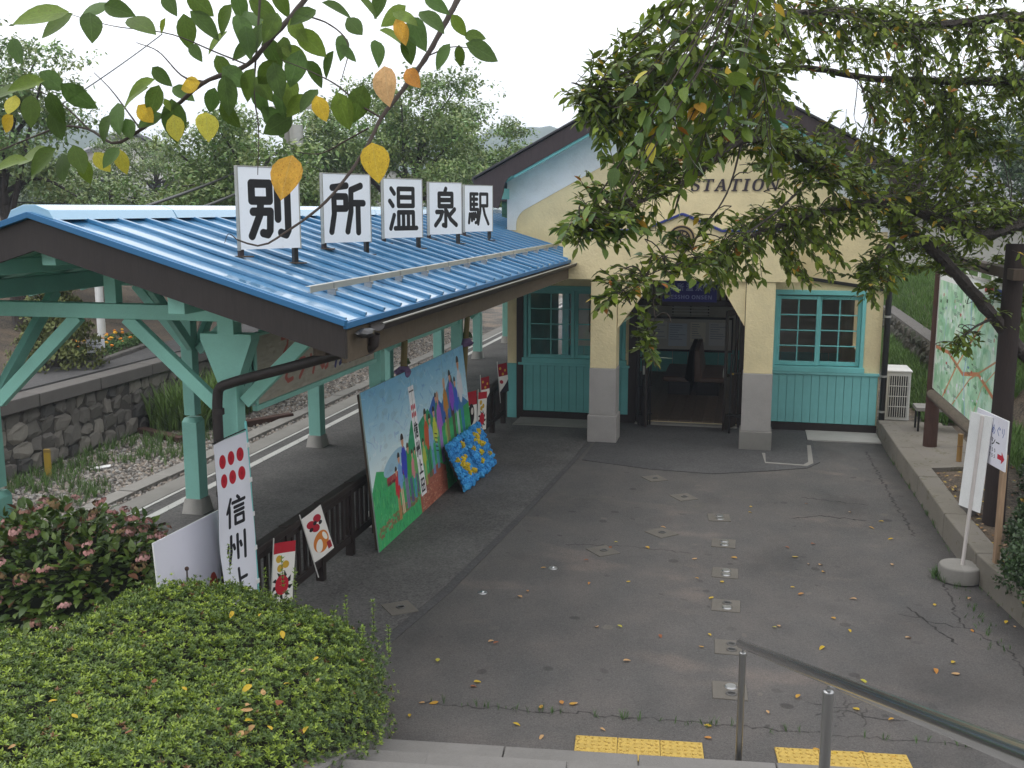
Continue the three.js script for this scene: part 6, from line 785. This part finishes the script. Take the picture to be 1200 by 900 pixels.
// ---- leaves on the asphalt ----
{ const P0 = [[513, 771], [555, 799], [667, 825], [578, 754], [572, 752], [619, 693], [729, 735], [730, 774], [659, 825], [634, 830], [675, 825], [601, 847], [637, 861], [703, 853], [498, 823], [514, 822], [551, 804], [691, 682], [739, 681], [773, 743], [830, 742], [825, 758], [845, 682], [817, 654], [819, 678], [836, 699], [834, 851], [834, 865], [947, 661], [960, 662], [920, 640], [928, 652], [963, 670], [1004, 702], [979, 725], [995, 737], [914, 734], [1061, 747], [1036, 611], [1018, 617], [1047, 631], [1045, 662], [1096, 783], [1115, 777], [1138, 737], [1125, 789], [1095, 707], [1048, 842], [1007, 832], [981, 884], [952, 878], [1006, 881], [1043, 886], [899, 900], [901, 836], [933, 818], [910, 735], [1008, 796], [966, 757], [942, 695], [774, 617], [720, 635], [760, 642], [864, 654], [950, 637], [995, 600], [943, 590], [880, 594], [1062, 893], [1180, 727], [1189, 735], [640, 665], [700, 735], [757, 640], [480, 840], [715, 640], [1102, 672], [1120, 640], [877, 600], [926, 688], [1137, 700], [612, 700], [690, 656]];
  P0.forEach(([u, v]) => { const d0 = at(u, v, 1).sub(camera.position), t = (0.014 - camera.position.y) / d0.y, p = camera.position.clone().addScaledVector(d0, t); if (p.z > -6.6 || p.x > kerbX(p.z) - 0.03) return; const k = rnd(), nm = k < 0.55 ? 'yellow' : k < 0.8 ? 'pale tan' : 'rust brown'; const o = tag(mesh('fallen_leaf', nearLeafG[Math.floor(rnd() * 4)], k < 0.55 ? pick(yellowLeaf) : k < 0.8 ? orangeLeaf[1] : orangeLeaf[rnd() < 0.5 ? 0 : 2], scene), nm + ' fallen leaf lying on the forecourt asphalt', 'leaf', nm + ' leaves lying on the asphalt'); o.position.copy(p); o.rotation.set(-1.57 + rr(-0.12, 0.12), rr(-0.12, 0.12), rr(0, 6.28)); o.scale.setScalar(rr(0.45, 0.8)); }); }
// ---- background trees across the track ----
const clump = (n, r, size) => { const g = []; for (let i = 0; i < n; i++) { const l = leafGeo(size, size * 0.55, 2, 0.2, 0.1).toNonIndexed(); const v = rv(); l.applyQuaternion(leafQ(V(gauss(), -0.3 + gauss() * 0.6, gauss()), UP.clone().addScaledVector(rv(), 0.6))); l.translate(v.x * r, v.y * r * 0.55, v.z * r); g.push(l); } return mergeGeometries(g); };
const clumps = [clump(11, 0.26, 0.13), clump(11, 0.26, 0.13)], treeLeafM = P([1, 1, 1], 0.6, { transmission: 0.25, thickness: 0 });
function bgTree(label, [x, y, z], h, rad, lean, n, tone, layers = 9) {
  const t = thing('broadleaf_tree', label, 'tree', [x, y, z], 0, 'trees across the track');
  const fork = V(lean * 0.5, h * 0.34, 0); mesh('trunk', taper([V(0, -0.3, 0), V(lean * 0.2, h * 0.15, 0), fork, V(lean * 1.2, h * 0.6, 0), V(lean * 1.6, h * 0.85, 0)], 0.05 * h * 0.6, 0.05, 8, 16), mats.bark, t);
  const tips = []; for (let i = 0; i < layers; i++) { const a = i * 2.4 + rr(-0.3, 0.3), el = (i + 0.5) / layers, r = rad * Math.sqrt(1 - Math.pow(el * 0.95, 2)) * rr(0.7, 1), tip = V(Math.cos(a) * r + lean, h * (0.42 + 0.55 * el), Math.sin(a) * r), s = fork.clone().lerp(V(lean * 1.2, h * 0.6, 0), rnd()); const m = s.clone().lerp(tip, 0.5); m.y += 0.1 * h * rr(0, 1); mesh('limb', taper([s, m, tip], 0.018 * h * 0.6, 0.02, 6, 8), mats.bark, t); for (let k = 0; k < 7; k++) tips.push([s.clone().lerp(tip, rr(0.45, 1.05)).add(V(gauss() * rad * 0.2, gauss() * h * 0.05 + 0.05 * h, gauss() * rad * 0.2)), rr(0.5, 1)]); }
  scatter('crown', clumps[0], treeLeafM, n, (o) => { const [c, w] = pick(tips), v = rv(); o.p.set(c.x + v.x * rad * 0.26 * w, c.y + v.y * h * 0.045, c.z + v.z * rad * 0.26 * w); o.e = [rr(-0.4, 0.4), rr(0, 6.28), rr(-0.4, 0.4)]; o.s = rr(0.7, 1.4); const g = rr(0.7, 1.3), q = rr(0, 1); o.c = [tone[0] * g * lerp(0.8, 1.2, q), tone[1] * g, tone[2] * g]; }, t); return t; }
const gp = (u, d) => { const p = at(u, 245, d); return [p.x, hL(p.x, p.z) - 0.1, p.z]; };
bgTree('cherry tree with leaning dark trunk across the track behind the roof', gp(225, 25), 5.4, 2.7, 1.3, 1500, [0.17, 0.25, 0.06], 12);
bgTree('wide layered tree standing beyond the roof signs', gp(455, 34), 7.5, 4.0, 0.8, 3600, [0.17, 0.25, 0.06], 14);
bgTree('flat-topped tree reaching toward the station gable', gp(548, 40), 6.4, 2.9, 0.9, 1900, [0.17, 0.25, 0.06], 11);
bgTree('tall sparse tree at the far end of the old platform', gp(15, 26), 7.6, 2.8, -0.3, 1300, [0.18, 0.26, 0.08], 12);
bgTree('pale green tree in the second row behind the conifer', gp(-60, 32), 6.0, 3.4, 0.3, 1500, [0.17, 0.25, 0.08], 11);
bgTree('low rounded tree between the utility pole and leaning cherry', gp(330, 33), 6.6, 3.2, 0.3, 1500, [0.17, 0.25, 0.06], 11);
bgTree('low dense tree behind the canopy ridge by the leaning trunk', gp(120, 30), 4.2, 3.0, 0.2, 1300, [0.17, 0.25, 0.06], 10);
bgTree('distant green tree in the gap behind the first roof sign', gp(390, 52), 6.4, 3.6, 0.2, 1300, [0.17, 0.25, 0.06], 10);
bgTree('distant tree beyond the leaning cherry toward the houses', gp(180, 50), 5.0, 4.0, 0.2, 1200, [0.17, 0.25, 0.06], 10);
{ const q = (u, d) => { const p = at(u, 245, d); return [p.x, 1.2, p.z]; }; bgTree('tree on the grassy bank behind the guard rail', q(1085, 46), 6, 2.6, 0.2, 1000, [0.07, 0.12, 0.04], 9); bgTree('dense tree uphill beyond the map board', q(1240, 30), 6.5, 3.0, 0, 1500, [0.06, 0.11, 0.035], 10); bgTree('dark tree behind the blue-grey shed', q(1180, 44), 7, 3.2, 0, 1200, [0.06, 0.11, 0.04], 10); }
scatter('treeline', clump(14, 0.9, 0.4), treeLeafM, 2600, (o) => { const u = rr(-350, 640), d = rr(58, 85), p = at(u, 245, d); o.p.set(p.x, hL(Math.max(p.x, -79), Math.max(p.z, -89)) + rr(0, 2.4) * (0.8 + 0.4 * perlin.noise(u * 0.02, 1, 2)), p.z); o.e = [0, rr(0, 6), 0]; o.s = rr(0.8, 1.5); const g = rr(0.7, 1.3); o.c = [0.075 * g, 0.125 * g, 0.045 * g]; }); tag(scene.children[scene.children.length - 1], 'far belt of green woodland closing the view across the track', 'woodland');
// small conifer, flower beds, post, weeds on the far platform
{ const t = thing('conifer', 'small yellowish conifer with drooping tiers on the far platform', 'tree', [-13.9, 0.45, -18.4]); mesh('trunk', taper([V(0, 0, 0), V(0.03, 1, 0), V(0, 2.2, 0)], 0.09, 0.02, 8, 8), mats.bark, t); const nd = clump(9, 0.13, 0.11);
  scatter('crown', nd, M([1, 1, 1], 0.8), 900, (o) => { const k = Math.pow(rnd(), 0.8), tier = Math.floor(k * 8) / 8, r = (1 - tier * 0.9) * 1.0, a = rr(0, 6.28), q = Math.sqrt(rnd()) * r; o.p.set(Math.cos(a) * q, 0.35 + tier * 1.9 - q * 0.22 + rr(-0.05, 0.05), Math.sin(a) * q); o.e = [rr(-0.3, 0.3), a, rr(-0.3, 0.3)]; o.s = rr(0.7, 1.2); const g = rr(0.7, 1.25); o.c = [0.13 * g, 0.15 * g, 0.045 * g]; }, t); for (let i = 0; i < 8; i++) mesh('limb', taper([V(0, 0.4 + i * 0.22, 0), V(Math.cos(i * 2.4) * (0.9 - i * 0.09), 0.3 + i * 0.22, Math.sin(i * 2.4) * (0.9 - i * 0.09))], 0.02, 0.006, 5, 4), mats.bark, t); }
for (const [x, z, w, lab] of [[-14.2, -20.4, 1.7, 'stone-edged bed of orange flowers beyond the conifer'], [-13.5, -14.9, 1.0, 'stone-edged bed of orange flowers before the conifer']]) { const b = thing('flower_bed', lab, 'flower bed', [x, 0.44, z], 0.2); for (let i = 0; i < 6; i++) { mesh('edging_stone', bev(0.16, 0.18, w * 2 / 6 - 0.02, 0.03), mats.darkConcrete, b, [0.55, 0.08, -w + (i + 0.5) * w / 3], [0, rr(-0.05, 0.05), 0]); } for (const s of [-1, 1]) mesh('edging_stone', bev(1.1, 0.18, 0.16, 0.03), mats.darkConcrete, b, [0, 0.08, s * (w + 0.06)]); mesh('soil', bb(-0.55, 0.47, -0.05, 0.1, -w, w), mats.soil, b);
  scatter('foliage', clump(8, 0.09, 0.09), M([1, 1, 1], 0.8), 260, (o) => { o.p.set(rr(-0.5, 0.45), rr(0.1, 0.38), rr(-w, w)); o.e = [0, rr(0, 6), 0]; o.s = rr(0.7, 1.2); const g = rr(0.7, 1.3); o.c = [0.06 * g, 0.12 * g, 0.03 * g]; }, b);
  for (let i = 0; i < 34; i++) mesh('flower', lump(0.045, 0, 0.3), i % 3 ? M([0.75, 0.25, 0.02], 0.8) : M([0.8, 0.42, 0.03], 0.8), b, [rr(-0.5, 0.45), rr(0.3, 0.48), rr(-w, w)]); }
{ const s = thing('white_post', 'slim white post standing by the orange flower bed', 'post', [-15.0, 0.4, -21.5]); mesh('shaft', new THREE.CylinderGeometry(0.09, 0.1, 1.9, 12).translate(0, 0.95, 0), mats.white, s); mesh('cap', new THREE.CylinderGeometry(0.11, 0.11, 0.06, 12), mats.white, s, [0, 1.92, 0]); }
{ const s = thing('plant_label', 'small white label sign on a stake beside the conifer', 'sign', [-13.35, 0.46, -18.9], 0.6); mesh('stake', bb(-0.02, 0.02, 0, 0.35, -0.015, 0.015), mats.oldWood, s); const t = ctex(128, 96, (x, W, H) => { x.fillStyle = '#dcdce4'; x.fillRect(0, 0, W, H); x.fillStyle = '#70707c'; for (let i = 0; i < 4; i++) x.fillRect(14, 18 + i * 18, 60 + (i % 2) * 34, 6); }); const [g, m] = printed(0.36, 0.28, 0.02, t, mats.white); mesh('plate', g, m, s, [0, 0.45, 0.02]); }
{ const s = thing('marker_stake', 'short yellow marker stake at the foot of the rubble wall', 'stake', [-11.85, -0.92, -15.2]); mesh('stake', bev(0.11, 0.5, 0.05, 0.006), M([0.45, 0.3, 0.04], 0.7), s, [0, 0.25, 0]); mesh('cap', bev(0.115, 0.06, 0.055, 0.006), M([0.3, 0.2, 0.05], 0.7), s, [0, 0.5, 0]); }
tag(mesh('plastic_scrap', bev(0.34, 0.02, 0.14, 0.006), mats.white, scene, [-11.3, -0.86, -15.9], [0.05, 0.5, 0.08]), 'white plastic scrap lying on the ballast', 'scrap');
for (const [a, b, lab] of [[V(-12.3, -0.83, -18.75), V(-10.95, -0.83, -18.1), 'old dark timber sleeper lying askew on the ballast'], [V(-10.8, -0.83, -19.3), V(-9.9, -0.83, -20.9), 'old dark timber sleeper beside the tall weeds']]) tag(mesh('timber_sleeper', bar(a, b, 0.2, 0.14, 0.02), mats.redWood), lab, 'sleeper');
const blade = (() => { const g = []; for (let i = 0; i < 7; i++) { const l = leafGeo(rr(0.18, 0.34), 0.014, 3, 0.1, rr(0.2, 0.7)).toNonIndexed(); l.rotateX(rr(-0.3, 0.3)).rotateY(i * 0.9).translate(gauss() * 0.03, 0, gauss() * 0.03); g.push(l); } return mergeGeometries(g); })();
const grassM = P([1, 1, 1], 0.7, { transmission: 0.2, thickness: 0 });
const grassy = (name, label, n, fn) => tag(scatter(name, blade, grassM, n, fn), label, 'grass');
grassy('weeds', 'tall thin green weeds growing on the ballast by the rubble wall', 900, (o) => { const z = rr(-23, -18.9); o.p.set(rr(-12.2, -11.0), -0.92, z); o.e = [rr(-0.15, 0.15), rr(0, 6), rr(-0.15, 0.15)]; o.s = rr(2.0, 3.9); const g = rr(0.7, 1.3); o.c = [0.12 * g, 0.2 * g, 0.04 * g]; });
grassy('weeds', 'low patchy grass on the ballast along the wall foot', 1300, (o) => { const z = rr(-20, -12), x = -12.1 + Math.pow(rnd(), 1.5) * 1.9; if (fbm(x * 0.8, 1, z * 0.7, 2) < -0.02) return false; o.p.set(x, -0.9, z); o.e = [rr(-0.3, 0.3), rr(0, 6), rr(-0.3, 0.3)]; o.s = rr(0.5, 1.0); const g = rr(0.7, 1.3); o.c = [0.1 * g, 0.18 * g, 0.04 * g]; });
grassy('grass', 'green grass on the bank and lane edge beyond the station', 22000, (o) => { const k = rnd(); let x, z; if (k < 0.75) { z = -18.2 - 22 * Math.pow(rnd(), 1.2); x = rr(3.1, 8); } else { z = rr(-17, -8); x = rr(3.6, 8); } const wall = x > 3.85 && x < 4.2 && z < -18.8 && z > -33; if (wall) return false; o.p.set(x, hR(x, z) - 0.01, z); o.e = [rr(-0.25, 0.25), rr(0, 6), rr(-0.25, 0.25)]; o.s = rr(0.6, 1.3); const g = rr(0.7, 1.3); o.c = [0.1 * g, 0.19 * g, 0.03 * g]; });
grassy('weeds', 'little weeds sprouting from asphalt cracks and the kerb foot', 240, (o, i) => { const k = i % 4; if (k === 0) { const t = rnd(); o.p.set(lerp(-2.3, 2.2, t), 0, -7.02 - 0.06 * (t * 4.5) + gauss() * 0.02); } else if (k === 1) o.p.set(lerp(2.1, 2.3, rnd()) + gauss() * 0.05, 0, rr(-11.3, -9)); else if (k === 2) { const z = rr(-16.5, -9); o.p.set(kerbX(z) - 0.02, 0, z); } else o.p.set(2.02 + gauss() * 0.05, 0, -10.8 + gauss() * 0.12); o.e = [rr(-0.5, 0.5), rr(0, 6), rr(-0.5, 0.5)]; o.s = rr(0.12, 0.32) * (k === 3 ? 1.6 : 1); const g = rr(0.7, 1.2); o.c = [0.07 * g, 0.15 * g, 0.03 * g]; });
// shrubs in the bed on the right
function shrub(label, x, z, rx, h, rz, n) { const y = hR(x, z) - 0.02, b = thing('low_shrub', label, 'bush', [x, y, z], 0, 'shrubs in the right-hand bed'); const core = new THREE.IcosahedronGeometry(1, 3), p = core.attributes.position; for (let i = 0; i < p.count; i++) p.setXYZ(i, p.getX(i) * rx * 0.8, Math.max(0, p.getY(i) * h * 0.85), p.getZ(i) * rz * 0.8); core.computeVertexNormals(); mesh('inner_branches', core, M([0.016, 0.02, 0.01], 1), b);
  scatter('foliage', clump(7, 0.05, 0.045), P([1, 1, 1], 0.45, { transmission: 0.15, thickness: 0 }), n, (o) => { const v = rv().normalize(); v.y = Math.abs(v.y); const k = rr(0.82, 1.05) + 0.12 * perlin.noise(v.x * 4, v.y * 4, v.z * 4); o.p.set(v.x * rx * k, v.y * h * k, v.z * rz * k); o.e = [rr(0, 6), rr(0, 6), 0]; o.s = rr(0.8, 1.3); const g = rr(0.6, 1.3); o.c = rnd() < 0.02 ? [0.4, 0.25, 0.03] : [0.045 * g, 0.085 * g, 0.025 * g]; }, b); }
shrub('dark clipped shrub behind the pole sign weight', 2.98, -10.0, 0.5, 0.72, 0.75, 1600); shrub('dark shrub in the bed beneath the course sign', 3.3, -11.3, 0.5, 0.7, 0.6, 1100); shrub('spreading dark shrub at the near end of the bed', 3.25, -8.7, 0.6, 0.75, 0.8, 1400); shrub('broad shrub on the bank behind the map board', 4.3, -13.2, 0.9, 1.3, 1.2, 1900); shrub('shrub uphill on the bank right of the course sign', 4.4, -10.6, 0.8, 1.4, 1.0, 1900);
tag(scatter('leaf_litter', leafGeo(0.07, 0.035, 2, 0.3, 0.2), M([1, 1, 1], 0.9), 500, (o) => { const z = rr(-16.5, -7.5), x = kerbX(z) + 0.25 + Math.pow(rnd(), 1.5) * 1.5; o.p.set(x, hR(x, z) + 0.02, z); o.e = [-1.57 + rr(-0.3, 0.3), rr(-0.3, 0.3), rr(0, 6)]; o.s = rr(0.6, 1.2); o.c = pick([[0.25, 0.13, 0.05], [0.4, 0.28, 0.06], [0.16, 0.09, 0.05], [0.3, 0.2, 0.12]]); }), 'brown and yellow leaf litter on the bed soil', 'leaf litter');

scene.traverse((o) => { if (o.isMesh) { o.castShadow = true; o.receiveShadow = true; } });
renderer.render(scene, camera);
